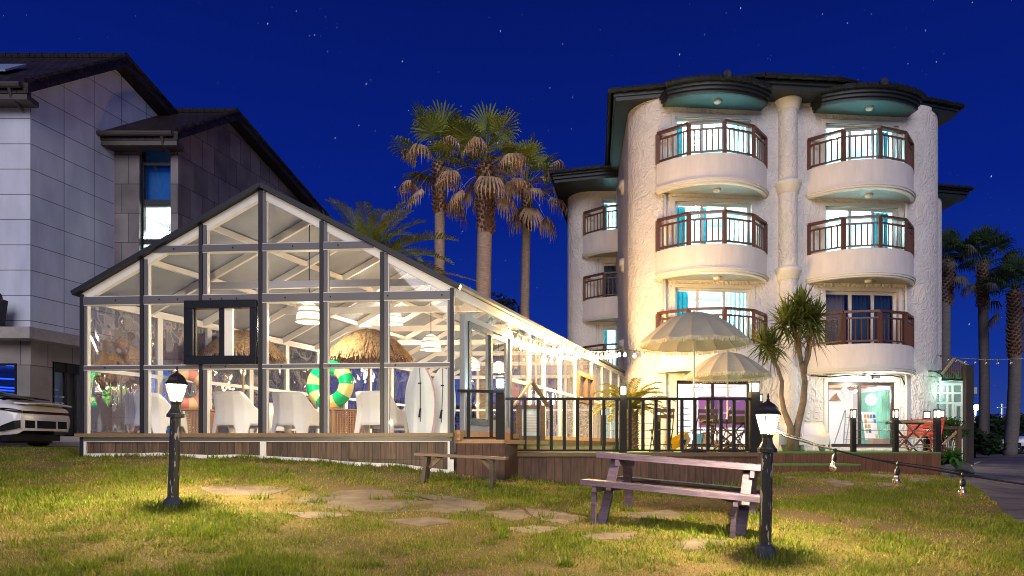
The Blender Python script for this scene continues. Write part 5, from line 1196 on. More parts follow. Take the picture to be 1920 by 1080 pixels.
tag(mb.build('wire_fence', M('steel_wire', (0, 0, 0))), 'thin steel wires strung behind the sago palm', 'wire fence', 'wire fences')
# ---------------------------------------------------------------- fringed parasols
cloth = sheet('parasol_cloth', (.46, .42, .36), .28, .06, 4); frng = sheet('parasol_fringe', (.62, .55, .42), .3, .2, 20)
def parasol(px, Y, ztop, rad, drop, label, tilt=0):
    t = thing('parasol', label, 'parasol', (0, 0, 0), 'fringed cloth parasols on the deck', local=True); n = 16; zt = ztop-ZD
    mb = MB(); mb.tube([(0, 0, .0), (0, 0, zt+.05)], .02, 10); mb.lathe([(.026, zt*.55), (.026, zt*.55+.12)], 10); mb.build('pole', M('pale_pole', (.62, .60, .55), .35), t)
    mb = MB(); mb.lathe([(.24, 0), (.24, .05), (.05, .09), (.03, .25)], 20); mb.build('base', black_metal, t)
    mb = MB(); rows = 9
    def sp(a, f):
        seg = (a*n/(2*math.pi)) % 1; sag = 1-.035*math.sin(math.pi*seg)*f
        return V(rad*f*sag*math.cos(a), rad*f*sag*math.sin(a), zt-drop*(1-math.cos(f*1.35))/(1-math.cos(1.35))-.02*math.sin(math.pi*seg)*f)
    m = n*4
    for i in range(rows+1):
        f = max(.01, i/rows)
        for k in range(m): mb.v.append(tuple(sp(2*math.pi*k/m, f)))
    mb.f = [(i*m+k, i*m+(k+1) % m, (i+1)*m+(k+1) % m, (i+1)*m+k) for i in range(rows) for k in range(m)]
    mb.build('canopy', cloth, t)
    mb = MB()
    for k in range(n):
        a = 2*math.pi*k/n; mb.tube([sp(a, f)-V(0, 0, .012) for f in (.03, .3, .55, .8, 1.0)], .008, 5)
        a0 = sp(a, .55)-V(0, 0, .01); mb.tube([a0, V(0, 0, zt-drop*.95)], .006, 5)
    mb.build('rib', M('pale_pole', (0, 0, 0)), t)
    mb = MB(); rs = random.Random(int(px)); mm = n*26
    for k in range(mm):
        a = 2*math.pi*k/mm; a2 = 2*math.pi*(k+.75)/mm; p, q = sp(a, 1.0), sp(a2, 1.0); L = .055+rs.uniform(0, .035); o = V(rs.uniform(-.01, .01), rs.uniform(-.01, .01), 0)
        mb.quad(p+V(0, 0, .012), q+V(0, 0, .012), q*1.0+V(0, 0, -L)+o, p+V(0, 0, -L)+o)
    mb.build('fringe', frng, t, uv=False)
    t.location = (pp(px, Y), Y, ZD); t.rotation_euler = (0, R(tilt), R(5)); return t
parasol(1301, 13.5, ZC+2.66, 1.10, .62, 'large pale fringed parasol nearer the camera and higher')
parasol(1364, 16.4, ZC+2.27, .99, .55, 'pale fringed parasol farther back and lower, right of the larger one')
# ---------------------------------------------------------------- folding bistro chairs and tables
slat_m = M('teak_slat', (.13, .075, .04), .55, var=.3, vs=10, stretch=(6, 1, 6)); iron = M('black_iron', (.018, .017, .016), .45)
def bistro():
    t = thing('folding_chair', 'x', 'chair', (0, 0, 0), local=True)      # faces -y
    mb = MB()
    for k in range(6): y = -.20+k*.075; mb.span(-.21, .21, y-.03, y+.03, .455, .475)
    mb.build('seat', slat_m, t)
    mb = MB()
    for z, y in ((.72, .275), (.84, .30)): mb.box((0, y, z), (.42, .02, .075), Matrix.Rotation(R(-10), 3, 'X'))
    mb.build('backrest', slat_m, t)
    for s in (-1, 1):
        mb = MB(); mb.tube([(s*.20, -.24, .0), (s*.20, .16, .46), (s*.19, .30, .88)], .011, 6); mb.build('frame_leg', iron, t)
        mb = MB(); mb.tube([(s*.175, .26, .0), (s*.175, -.18, .45)], .011, 6); mb.build('rear_leg', iron, t)
    mb = MB()
    for y, z in ((-.24, .01), (.26, .01), (-.10, .16), (.12, .16)): mb.tube([(-.2, y, z), (.2, y, z)], .009, 6)
    mb.build('crossbar', iron, t)
    return t
bc = bistro(); BG = 'folding teak bistro chairs on the deck'
for i, (px, Y, rz, lab) in enumerate(((1240, 14.0, R(178), 'folding teak chair beside the yellow floor sign, leftmost of the bistro chairs'), (1318, 14.2, R(184), 'folding teak chair under the big parasol, left of the table'),
        (1372, 14.6, R(186), 'folding teak chair in front of the table below the lower parasol'), (1396, 17.4, R(10), 'folding teak chair behind the table nearest the shop window'), (1330, 17.6, R(-8), 'folding teak chair behind the table on its left'))):
    loc = (pp(px, Y), Y, ZD)
    if i == 0: bc.location = loc; bc.rotation_euler = (0, 0, rz); bc['label'] = lab; bc['group'] = BG
    else: dup(bc, loc, rz, lab, BG)
def bistro_table(px, Y, w, d, h, rz, label):
    t = thing('folding_table', label, 'table', (0, 0, 0), 'folding teak tables on the deck', local=True); mb = MB()
    n = max(6, int(w/.11))
    for k in range(n): x = -w/2+(k+.5)*w/n; mb.span(x-w/n*.45, x+w/n*.45, -d/2, d/2, h-.025, h)
    mb.build('tabletop', slat_m, t)
    mb = MB(); mb.span(-w/2, w/2, -d/2, -d/2+.03, h-.07, h-.027); mb.span(-w/2, w/2, d/2-.03, d/2, h-.07, h-.027); mb.build('apron', slat_m, t)
    for s in (-1, 1):
        for q in (-1, 1): mb = MB(); mb.beam((q*w*.42, s*d*.40, h-.03), (-q*w*.42*.75, s*d*.40-.03*q, 0), .035, .03); mb.build('leg', slat_m, t)
    mb = MB(); mb.beam((-w*.3, -d*.4, .16), (-w*.3, d*.4, .16), .03, .03); mb.beam((w*.3, -d*.4, .16), (w*.3, d*.4, .16), .03, .03); mb.build('crossbar', slat_m, t)
    t.location = (pp(px, Y), Y, ZD); t.rotation_euler = (0, 0, rz); return t
bistro_table(1370, 16.0, 1.15, .75, .74, R(4), 'folding teak table under the lower parasol')
bistro_table(1712, 15.7, .95, .6, .72, R(6), 'dark folding table in front of the red bench on the right deck')
# two lounge chairs against the wall outside
dup(chp, (pp(1468, 17.6), 17.6, ZD), R(14), 'white moulded lounge chair behind the right garden lantern on the deck', CH, .95)
dup(chp, (pp(1523, 17.6), 17.6, ZD), R(-16), 'white moulded lounge chair by the wall left of the right shop window', CH, .95)
# ---------------------------------------------------------------- red park bench
def red_bench(px, Y, rz):
    t = thing('park_bench', 'red slatted park bench with cast iron sides on the right deck', 'bench', (0, 0, 0), local=True)
    red = M('red_paint', (.50, .055, .04), .35, var=.1); w = 1.0; mb = MB()
    for k in range(5): y = -.22+k*.10; mb.span(-w/2, w/2, y-.042, y+.042, .42, .445)
    mb.build('seat', red, t)
    mb = MB()
    for k in range(5): z = .50+k*.095; mb.box((0, .25+(z-.45)*.32, z), (w, .022, .082), Matrix.Rotation(R(-18), 3, 'X'))
    mb.build('backrest', red, t)
    for s in (-1, 1):
        x = s*(w/2-.03); mb = MB()
        mb.tube([(x, -.30, 0), (x, -.20, .10), (x, -.16, .25), (x, -.26, .40), (x, -.30, .44), (x, -.22, .45)], (.035, .028, .025, .028, .03, .025), 8)
        mb.tube([(x, .36, 0), (x, .22, .10), (x, .16, .25), (x, .24, .42), (x, .33, .70), (x, .43, .95)], (.035, .028, .025, .03, .025, .025), 8)
        mb.tube([(x, -.26, .41), (x, .24, .41)], .025, 8)
        mb.tube([(x, -.17, .22), (x, .0, .35), (x, .16, .22)], .014, 6); mb.tube([(x, -.17, .35), (x, .0, .2), (x, .17, .35)], .014, 6); mb.build('side_frame', red, t, smooth=True)
    t.location = (pp(px, Y), Y, ZD); t.rotation_euler = (0, 0, rz); t.scale = (.88,)*3; return t
red_bench(1722, 16.9, R(-63))
# yellow folding floor sign
t = thing('floor_sign', 'yellow plastic folding floor sign leaning beside the bistro chairs', 'sign', (0, 0, 0), local=True); yel = M('yellow_plastic', (.72, .42, .01), .35)
for s in (-1, 1):
    mb = MB(); q = [(-.16, s*.20, 0), (-.10, s*.20, 0), (-.08, s*.17, .10), (.08, s*.17, .10), (.10, s*.20, 0), (.16, s*.20, 0), (.12, s*.03, .58), (-.12, s*.03, .58)]; mb.prism(q, (0, -.015*s, .0)); p_ = mb.build('sign_panel', yel, t)
    mb = MB(); mb.add([(-.08, s*.158, .20), (.08, s*.158, .20), (0, s*.10, .40)], [(0, 1, 2)]); mb.build('warning_mark', black_metal, p_)
t.location = (pp(1262, 15.6), 15.6, ZD); t.rotation_euler = (R(0), R(62), R(35)); t.location.z += .10
# small spot lamp on the deck
t = thing('deck_spotlight', 'tiny glowing spotlight on the deck before the purple sign', 'lamp', (pp(1286, 18.6), 18.6, ZD))
x, y = pp(1286, 18.6), 18.6; mb = MB(); mb.tube([(x, y, ZD), (x, y, ZD+.16)], .02, 8); mb.box((x, y+.03, ZD+.2), (.12, .10, .10)); mb.build('housing', black_metal, t)
mb = MB(); mb.lathe([(.045, -.05), (.03, .03)], 12, (x, y-.03, ZD+.2)); mb.build('lens', emat('spot', (1, .9, .6), 25), t); lamp('spot_light', (x, y-.15, ZD+.22), 12, (1, .85, .5), .04, t)
# house-shaped notice board on the platform
t = thing('notice_board', 'dark timber notice board with gabled roof beside the glasshouse wall', 'notice board', (0, 0, 0), local=True)
mb = MB(); mb.span(-.29, -.19, -.05, .05, 0, .82); mb.span(.19, .29, -.05, .05, 0, .82); mb.span(-.19, .19, -.04, .04, .12, .20); mb.span(-.19, .19, -.04, .04, .74, .82); mb.build('frame', brown_wood, t)
mb = MB(); mb.beam((-.36, 0, .80), (.01, 0, 1.30), .30, .035); mb.build('roof', light_wood, t); mb = MB(); mb.beam((.36, 0, .80), (.03, 0, 1.30), .30, .035); mb.build('roof', brown_wood, t)
mb = MB(); mb.span(-.19, .19, -.02, .02, .20, .74); pn = mb.build('picture_panel', M('poster_blue', (.40, .55, .60), .5, var=.2), t)
mb = MB()
for k in range(7): mb.quad((-.16, -.025, .28+k*.055), (.16, -.025, .28+k*.055), (.16, -.025, .30+k*.055), (-.16, -.025, .30+k*.055))
mb.build('printed_line', M('poster_ink', (.50, .32, .30), .6), pn)
t.location = (pp(995, 13.95), 13.95, ZD+.14); t.rotation_euler = (0, 0, R(8)); t.scale = (1.0,)*3
# planting and X fence at the right end of the deck
t = thing('cross_fence', 'brown timber fence panel with crossed braces beside the deck corner', 'fence', (11.1, 17.4, ZC-.6)); mb = MB()
xa, xb, Yf = pp(1759, 17.2), pp(1797, 17.2), 17.2
for x in (xa, xb): mb.span(x-.05, x+.05, Yf-.05, Yf+.05, ZC-.6, ZC+.52)
mb.build('post', brown_wood, t); mb = MB(); mb.beam((xa, Yf, ZC+.48), (xb+.12, Yf, ZC+.48), .06, .07); mb.build('top_rail', brown_wood, t)
mb = MB(); mb.beam((xa, Yf, ZC-.05), (xb, Yf, ZC+.42), .04, .05); mb.build('brace', light_wood, t); mb = MB(); mb.beam((xa, Yf, ZC+.10), (xb, Yf, ZC-.25), .04, .05); mb.build('brace', brown_wood, t)
# ================================================================ garden lanterns
lam_glow = emat('lantern_glow', (1, .84, .50), 5, .5); iron_l = M('lantern_iron', (.022, .020, .020), .4, var=.5, vs=14, bump=.3, bs=60)
def flaky():
    m = M('flaking_black_paint', (.020, .019, .018), .38, bump=.25, bs=50); n = m.node_tree.nodes; L = m.node_tree.links; b = n['Principled BSDF']
    tcn = n.new('ShaderNodeTexCoord'); mp = n.new('ShaderNodeMapping'); mp.inputs['Scale'].default_value = (26, 26, 7); L.new(tcn.outputs['Object'], mp.inputs[0])
    q = n.new('ShaderNodeTexNoise'); q.inputs['Scale'].default_value = 1; q.inputs['Detail'].default_value = 5; L.new(mp.outputs[0], q.inputs[0])
    r = n.new('ShaderNodeValToRGB'); r.color_ramp.elements[0].position = .585; r.color_ramp.elements[0].color = (.02, .019, .018, 1); r.color_ramp.elements[1].position = .61; r.color_ramp.elements[1].color = (.38, .36, .33, 1)
    L.new(q.outputs[0], r.inputs[0]); L.new(r.outputs[0], b.inputs['Base Color']); return m
flak = flaky()
def lantern(label, loc, lean, rz, power):
    t = thing('garden_lantern', label, 'lamp', (0, 0, 0), 'black garden lanterns on the lawn', local=True); k = 8; a0 = math.pi/8
    mb = MB(); mb.lathe([(.105, -.1), (.105, .07), (.09, .10), (.06, .125)], k, a0=a0); mb.build('foot', M('concrete_foot', (.035, .045, .06), .8, var=.3), t)
    mb = MB(); mb.lathe([(.062, .11), (.058, .98)], k, a0=a0); mb.build('post', flak, t)
    mb = MB(); mb.lathe([(.07, .98), (.098, .985), (.098, 1.02), (.085, 1.03), (.055, 1.08), (.05, 1.12), (.06, 1.145)], k, a0=a0); mb.build('collar', iron_l, t)
    z0, z1 = 1.155, 1.335; n6 = 6
    mb = MB(); mb.lathe([(.07, 1.145), (.075, 1.155), (.07, 1.16)], n6); mb.lathe([(.135, z1), (.14, z1+.012), (.125, z1+.03)], n6)
    for i in range(n6): a = i*math.pi/3; mb.tube([(.068*math.cos(a), .068*math.sin(a), z0), (.126*math.cos(a), .126*math.sin(a), z1)], .006, 5)
    mb.build('lantern_cage', iron_l, t)
    mb = MB(); mb.lathe([(.062, z0+.004), (.120, z1-.002)], n6, cap=False); mb.build('lantern_glass', lam_glow, t)
    mb = MB(); mb.lathe([(.14, z1+.02), (.115, z1+.045), (.10, z1+.075), (.07, z1+.105), (.03, z1+.125), (.012, z1+.14)], n6); mb.lathe([(.012, z1+.13), (.02, z1+.145), (.008, z1+.155), (.014, z1+.175), (.002, z1+.21)], 8); mb.build('lantern_roof', iron_l, t)
    mb = MB(); mb.lathe([(.012, z0+.02), (.03, z0+.05), (.034, z0+.09), (.012, z0+.125)], 10); mb.build('bulb', emat('lantern_bulb', (1, .92, .7), 40), t, smooth=True)
    l = lamp('lantern_light', (0, 0, z0+.09), power, (1, .82, .48), .045, t)
    t.location = loc; t.rotation_euler = (0, lean, rz); t.scale = (.86, .86, .95); return t
lantern('black garden lantern on flaking post, left, before the glasshouse', (-3.48, 7.0, gz(-3.48, 7.0)), R(1.8), 0, 2300)
LR = (pp(1434, 6.1), 6.1); lantern('black garden lantern on flaking post, right, beside the purple picnic table', (*LR, gz(*LR)), R(1.2), 0, 2050)
# ================================================================ picnic table and bench
purple_wood = M('purple_grey_paint', (.092, .064, .106), .55, var=.5, vs=5, stretch=(1, 7, 7), bump=.2, bs=30)
def picnic():
    t = thing('picnic_table', 'purple grey painted picnic table with attached benches on the lawn', 'picnic table', (0, 0, 0), local=True)
    L = 1.86; mb = MB()
    for k in range(5): y = -.30+k*.15; mb.span(-L/2, L/2, y-.068, y+.068, .735, .77)
    mb.span(-L/2, L/2, -.375, -.345, .70, .768); mb.build('tabletop', purple_wood, t, bevel=.004)
    for s in (-1, 1):
        mb = MB()
        for y in (-.075, .075): mb.span(-L/2-.01, L/2+.01, s*.70+y-.07, s*.70+y+.07, .415, .45)
        mb.span(-L/2-.01, L/2+.01, s*.70-.15, s*.70-.12, .385, .449) if s < 0 else mb.span(-L/2-.01, L/2+.01, s*.70+.12, s*.70+.15, .385, .449)
        mb.build('bench_seat', purple_wood, t, bevel=.004)
    for e_ in (-1, 1):
        x = e_*(L/2-.20)
        for s in (-1, 1): mb = MB(); mb.beam((x, s*.24, .70), (x, s*.62, -.10), .045, .10, up=(1, 0, 0)); mb.build('leg', purple_wood, t)
        mb = MB(); mb.span(x-.07, x-.025, -.84, .84, .32, .41); mb.build('bench_bearer', purple_wood, t)
        mb = MB(); mb.span(x+.025, x+.07, -.36, .36, .62, .70); mb.build('table_bearer', purple_wood, t)
        for s in (-1, 1): mb = MB(); mb.beam((x-e_*.08, s*.60, .36), (x-e_*.34, s*.66, .42), .04, .05); mb.build('brace', purple_wood, t)
        for s in (-1, 1): mb = MB(); mb.beam((x-.06, s*.78, .33), (x-.06, s*.72, -.08), .05, .05); mb.build('bench_leg', purple_wood, t)
    return t
pt_ = picnic(); c0 = V(1.98, 7.65, 0); pt_.location = (1.86, 7.6, gz(1.6, 7.3)-.02); pt_.rotation_euler = (R(-1), R(4.2), R(-24)); pt_.scale = (.97, 1, .92)
bench_wood = M('weathered_wood', (.17, .115, .075), .6, var=.35, vs=9, stretch=(1, 7, 7), bump=.3, bs=40)
t = thing('garden_bench', 'plain brown backless wooden bench on the lawn before the deck', 'bench', (0, 0, 0), local=True)
mb = MB(); mb.span(-.66, .66, -.15, -.005, .385, .425); mb.span(-.66, .66, .005, .15, .385, .425); mb.build('seat', bench_wood, t, bevel=.006)
for s in (-1, 1):
    mb = MB(); mb.prism([(s*.50-.05, -.15, -.08), (s*.50-.05, .15, -.08), (s*.47-.05, .11, .385), (s*.47-.05, -.11, .385)], (.05, 0, 0)); mb.build('leg', M('dark_bench_leg', (.05, .033, .025), .6, var=.3), t)
    mb = MB(); mb.beam((s*.46, 0, .22), (s*.30, 0, .385), .06, .05); mb.build('brace', bench_wood, t)
cx = pp(863, 9.75); t.location = (cx, 9.75, gz(cx, 9.75)+.01); t.rotation_euler = (0, R(2.6), R(-7))
# ================================================================ palms
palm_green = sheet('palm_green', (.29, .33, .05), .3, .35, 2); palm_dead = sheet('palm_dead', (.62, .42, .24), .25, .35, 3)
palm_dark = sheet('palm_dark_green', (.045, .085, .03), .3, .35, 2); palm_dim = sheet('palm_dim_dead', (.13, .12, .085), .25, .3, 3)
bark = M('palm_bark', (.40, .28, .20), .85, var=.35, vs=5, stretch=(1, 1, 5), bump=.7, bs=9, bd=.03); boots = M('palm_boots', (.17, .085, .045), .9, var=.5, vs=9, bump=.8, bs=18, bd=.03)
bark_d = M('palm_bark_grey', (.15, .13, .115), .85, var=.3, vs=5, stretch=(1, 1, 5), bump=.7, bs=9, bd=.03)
UP = V(0, 0, 1)
def fan(mb, base, d, lp, r, droop, rs, stem=.02, nb=24, width=.065, spread=120):
    d = d.normalized(); s = d.cross(UP)
    if s.length < .1: s = V(1, 0, 0)
    s.normalize(); nrm = s.cross(d)
    hub = base+d*lp-UP*lp*.12*droop; mid = base+d*lp*.55+UP*.04*lp
    for a, b in ((base, mid), (mid, hub)):
        mb.quad(a-s*stem, a+s*stem, b+s*stem*.8, b-s*stem*.8); mb.quad(a-nrm*stem*.6, a+nrm*stem*.6, b+nrm*stem*.5, b-nrm*stem*.5)
    for i in range(nb):
        f = (i+.5)/nb*2-1; a = R(spread)*f; dr = d*math.cos(a)+s*math.sin(a); L = r*(.72+.28*math.cos(a*.8))*rs.uniform(.88, 1.08)
        dr = (dr-nrm*abs(f)*.10+UP*.0).normalized(); w = width*(1-.25*abs(f))
        side = dr.cross(nrm).normalized()*w
        p0 = hub; p1 = hub+dr*L*.38-UP*droop*L*.03; p2 = hub+dr*L*(.74-.22*droop*.6)-UP*droop*L*(.22 if droop < .8 else .30); p3 = hub+dr*L*(.95-.42*min(1, droop))-UP*droop*L*rs.uniform(.45, .75)
        tw = nrm*rs.uniform(-.02, .02)
        mb.add([p0, p1-side*.55+tw, p1+side*.55-tw, p2-side*.42, p2+side*.42, p3], [(0, 2, 1), (1, 2, 4, 3), (3, 4, 5)])
def fan_palm(px, Y, ytop, trunk_w, label, seed, green, dead, brk, ngreen=22, ndead=24, r=1.15, lp=1.2, boot=1.5, lean=0.0, droopg=.35, group='tall fan palms', zbase=None, dead_spread=1.0):
    rs = random.Random(seed); x, y = pp(px, Y), Y; z0 = gz(x, y)-.1; zt = ZC+(H-ytop)*Y/F
    t = thing('palm_tree', label, 'palm tree', (x, y, z0), group); mb = MB(); n = 26; pts = []; rr = []
    for i in range(n+1):
        f = i/n; pts.append(V(x+lean*(f-1)*(f-1)*-1+.05*math.sin(f*5+seed), y, z0+(zt-z0)*f)); rr.append(trunk_w/2*(1.10-.18*f)*(1+.02*math.sin(i*2.1)))
    mb.tube(pts, rr, 14); mb.build('trunk', brk, t, smooth=True)
    top = pts[-1]; mb = MB()
    for k in range(int(60*boot)):
        a = k*2.39996; z = zt-boot*(1-k/(60*boot)); d = V(math.cos(a), math.sin(a), .9).normalized(); b = V(top.x, top.y, z)+V(math.cos(a), math.sin(a), 0)*trunk_w*.40
        mb.beam(b, b+d*rs.uniform(.10, .19)*(trunk_w/.5+.2), .09*trunk_w/.5, .05)
    mb.tube([V(top.x, top.y, zt-boot), V(top.x, top.y, zt+.1)], (trunk_w*.50, trunk_w*.42), 12); mb.build('trunk_boots', boots, t)
    mb = MB()
    for k in range(ngreen):
        a = k*2.39996+rs.uniform(-.3, .3); el = R(86-86*(k/ngreen)**.9+rs.uniform(-8, 8)); d = V(math.cos(a)*math.cos(el), math.sin(a)*math.cos(el), math.sin(el))
        fan(mb, top+UP*.05, d, lp*rs.uniform(.75, 1.05), r*rs.uniform(.85, 1.1), droopg+.25*(k/ngreen), rs)
    mb.build('crown', green, t, uv=False); mb = MB()
    for k in range(ndead):
        a = k*2.39996+1+rs.uniform(-.4, .4); f = k/ndead; el = R(42-95*f*dead_spread+rs.uniform(-14, 14)); d = V(math.cos(a)*math.cos(el), math.sin(a)*math.cos(el), math.sin(el))
        fan(mb, top-UP*.25*f, d, lp*rs.uniform(.8, 1.25)*(1-.1*f), r*rs.uniform(.62, .9), rs.uniform(.95, 1.25), rs, nb=18, width=.085)
    if ndead: mb.build('dead_frond', dead, t, uv=False)
    return t
fan_palm(822, 27, 306, .42, 'tall fan palm leftmost of the three behind the glasshouse', 4, palm_green, palm_dead, bark, lean=-.0, r=1.3, lp=1.5, boot=2.0, ndead=11, ngreen=15, droopg=.2)
fan_palm(908, 26, 310, .58, 'tall fan palm with the thickest trunk, middle of the three behind the glasshouse', 9, palm_green, palm_dead, bark, r=1.3, lp=1.4, boot=2.6, ndead=15, ngreen=13, droopg=.2)
fan_palm(986, 30, 345, .40, 'slender fan palm nearest the guesthouse, right of the three behind the glasshouse', 15, palm_green, palm_dead, bark, r=1.3, lp=1.35, boot=2.0, ndead=14, ngreen=12, droopg=.25)
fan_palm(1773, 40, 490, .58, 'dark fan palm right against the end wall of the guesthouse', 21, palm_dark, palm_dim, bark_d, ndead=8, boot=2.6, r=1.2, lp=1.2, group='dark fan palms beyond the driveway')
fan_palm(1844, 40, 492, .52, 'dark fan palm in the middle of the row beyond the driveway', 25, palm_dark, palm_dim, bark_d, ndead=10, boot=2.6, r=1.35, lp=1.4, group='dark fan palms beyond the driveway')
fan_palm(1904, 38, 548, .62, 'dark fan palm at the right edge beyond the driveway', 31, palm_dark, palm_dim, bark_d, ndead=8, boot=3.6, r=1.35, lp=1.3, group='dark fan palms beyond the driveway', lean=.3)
def frond(mb, base, d, L, sag, rs, leaf=.42, n=34, w=.02, vee=.5, stem=.018, taper=True):
    d = d.normalized(); p = base; pts = [p]; dirs = []; m = n
    hd = V(d.x, d.y, 0).normalized() if V(d.x, d.y, 0).length > .05 else V(1, 0, 0)
    el = math.asin(max(-1, min(1, d.z)))
    for i in range(m):
        e_ = el-sag*(i/m)**1.3; q = hd*math.cos(e_)+UP*math.sin(e_); dirs.append(q); p = p+q*L/m; pts.append(p)
    dirs.append(dirs[-1])
    for i in range(m):
        s = dirs[i].cross(UP).normalized()*stem*(1-.8*i/m); mb.quad(pts[i]-s, pts[i]+s, pts[i+1]+s, pts[i+1]-s); u = s.cross(dirs[i]); mb.quad(pts[i]-u, pts[i]+u, pts[i+1]+u, pts[i+1]-u)
        if i < 3: continue
        f = i/m; ll = leaf*(math.sin(math.pi*(.12+.86*f))**.6)*rs.uniform(.85, 1.1); up = dirs[i].cross(UP).normalized().cross(dirs[i])
        for sgn in (-1, 1):
            sd_ = dirs[i].cross(UP).normalized()*sgn; q = (sd_*.8+dirs[i]*.55+up*vee*rs.uniform(.6, 1.2)).normalized(); b = pts[i]; ww = dirs[i]*w
            mm_ = b+q*ll*.55; tip = b+q*ll-UP*ll*.12
            mb.add([b-ww*.5, b+ww*.5, mm_+ww, mm_-ww, tip], [(0, 1, 2, 3), (3, 2, 4)])
# feather palm standing behind the left glasshouse wall
rs = random.Random(8); t = thing('date_palm', 'feathery date palm rising behind the right slope of the glasshouse roof', 'palm tree', (-4.4, 24.5, gz(-4.4, 24.5)))
c = V(-5.1, 24.4, ZC+6.35); mb = MB(); mb.tube([V(-4.6, 24.6, ZC-.3), V(-4.5, 24.5, ZC+3), c], (.35, .30, .28), 12); mb.build('trunk', bark, t, smooth=True)
mb = MB()
for k in range(26):
    a = k*2.39996; el = R(82-75*(k/26)+rs.uniform(-8, 8)); frond(mb, c, V(math.cos(a)*math.cos(el), math.sin(a)*math.cos(el), math.sin(el)), rs.uniform(2.5, 3.2), R(60)*rs.uniform(.8, 1.3), rs, .55, 36, .035, .4)
for a, el in ((R(-8), 38), (R(-22), 20), (R(-2), 8), (R(160), 45), (R(200), 52), (R(185), 30)): frond(mb, c, V(math.cos(a)*math.cos(R(el)), math.sin(a)*math.cos(R(el)), math.sin(R(el))), 3.5, R(55), rs, .6, 40, .035, .5)
mb.build('crown', sheet('date_palm_green', (.30, .33, .03), .3, .4, 1.2), t, uv=False); mb = MB()
for k in range(9): a = k*2.39996; frond(mb, c-UP*.2, V(math.cos(a), math.sin(a), .05), rs.uniform(2.2, 3.0), R(45), rs, .4, 34, .03, .1)
frond(mb, c, V(1, -.2, .0), 4.2, R(22), rs, .42, 44, .03, .1); mb.build('dead_frond', palm_dead, t, uv=False)
# sago palm on the deck
rs = random.Random(12); x, y = pp(1181, 14.7), 14.7; t = thing('sago_palm', 'stout sago palm with arching fronds on the deck behind the railing', 'palm', (x, y, ZD))
mb = MB(); mb.tube([V(x, y, ZD+.02), V(x, y, ZD+.4), V(x, y, ZD+.85)], (.15, .145, .16), 14)
for k in range(150): a = k*2.39996; z = ZD+.04+.84*k/150; b = V(x, y, z)+V(math.cos(a), math.sin(a), 0)*.135; mb.beam(b, b+V(math.cos(a), math.sin(a), .7)*.05, .04, .03)
mb.build('trunk', M('sago_trunk', (.20, .12, .06), .9, var=.4, vs=14, bump=.6, bs=30), t)
mb = MB(); c = V(x, y, ZD+.9); sago = sheet('sago_green', (.22, .21, .025), .3, .3, 6)
for k in range(30): a = k*2.39996; el = R(72-62*(k/30)+rs.uniform(-6, 6)); frond(mb, c, V(math.cos(a)*math.cos(el), math.sin(a)*math.cos(el), math.sin(el)), rs.uniform(.85, 1.05), R(75), rs, .20, 36, .014, .35, .009)
mb.build('crown', sago, t, uv=False)
# cordyline with bare forked stems
rs = random.Random(2); Yc = 16.8; t = thing('cordyline_tree', 'multi stemmed cordyline with spiky leaf heads before the guesthouse wall', 'tree', (pp(1487, Yc), Yc, ZD))
def cp_(px, py, dY=0): return W(px, py, Yc+dY)
stem_m = M('cordyline_bark', (.20, .145, .095), .85, var=.3, vs=8, bump=.5, bs=20); mb = MB()
paths = [([(1484, 845), (1482, 800), (1470, 770), (1465, 742), (1466, 715), (1458, 690), (1447, 672), (1441, 655)], (.10, .085, .065, .055, .05, .042, .035, .03), 0),
         ([(1488, 845), (1495, 800), (1506, 755), (1509, 715), (1503, 680), (1494, 645), (1490, 610)], (.105, .09, .08, .07, .06, .05, .04), .1),
         ([(1509, 700), (1512, 670), (1516, 640), (1527, 620)], (.05, .045, .035, .03), .2), ([(1510, 690), (1518, 665), (1520, 650), (1509, 630)], (.04, .035, .03, .03), 0), ([(1503, 680), (1498, 640), (1505, 600), (1503, 575)], (.045, .04, .04, .035), -.1),
         ([(1466, 715), (1460, 700), (1454, 680), (1462, 660)], (.035, .03, .03, .025), .15)]
heads = []
for pts, rr, dy in paths: q = [cp_(a, b, dy*i/len(pts)) for i, (a, b) in enumerate(pts)]; mb.tube(q, rr, 10); heads.append((q[-1], rr[-1]))
mb.build('trunk', stem_m, t, smooth=True)
def head(mb, c, n, L, rs, w=.022, down=.35):
    for k in range(n):
        a = k*2.39996+rs.uniform(-.2, .2); el = R(85-115*(k/n)+rs.uniform(-12, 12)); d = V(math.cos(a)*math.cos(el), math.sin(a)*math.cos(el), math.sin(el)); l = L*rs.uniform(.75, 1.1)
        s = d.cross(UP); s = s.normalized()*w if s.length > .05 else V(w, 0, 0); sag = down*rs.uniform(.5, 1.3)*(1-max(0, d.z)*.7)
        p = [c+d*l*f-UP*sag*l*f*f for f in (0, .3, .65, 1)]; mb.add([p[0]-s*.5, p[0]+s*.5, p[1]+s, p[1]-s, p[2]+s*.8, p[2]-s*.8, p[3]], [(0, 1, 2, 3), (3, 2, 4, 5), (5, 4, 6)])
mb = MB(); mbd = MB()
for c in [cp_(1438, 655), cp_(1449, 650, .2), cp_(1430, 645, -.1)]: head(mb, c, 54, .62, rs, .028)
for c in [cp_(1490, 612), cp_(1503, 578), cp_(1522, 615, .2), cp_(1478, 598, -.1), cp_(1512, 598), cp_(1530, 600, .1), cp_(1495, 590, .2), cp_(1470, 612)]: head(mb, c, 60, .74, rs, .028)
for c in [cp_(1492, 632), cp_(1520, 632), cp_(1447, 668)]: head(mbd, c-UP*.05, 40, .55, rs, .014, .9)
mb.build('crown', sheet('cordyline_green', (.13, .16, .028), .3, .35, 4), t, uv=False); mbd.build('dead_leaf', sheet('cordyline_dry', (.26, .17, .07), .25, .3, 4), t, uv=False)
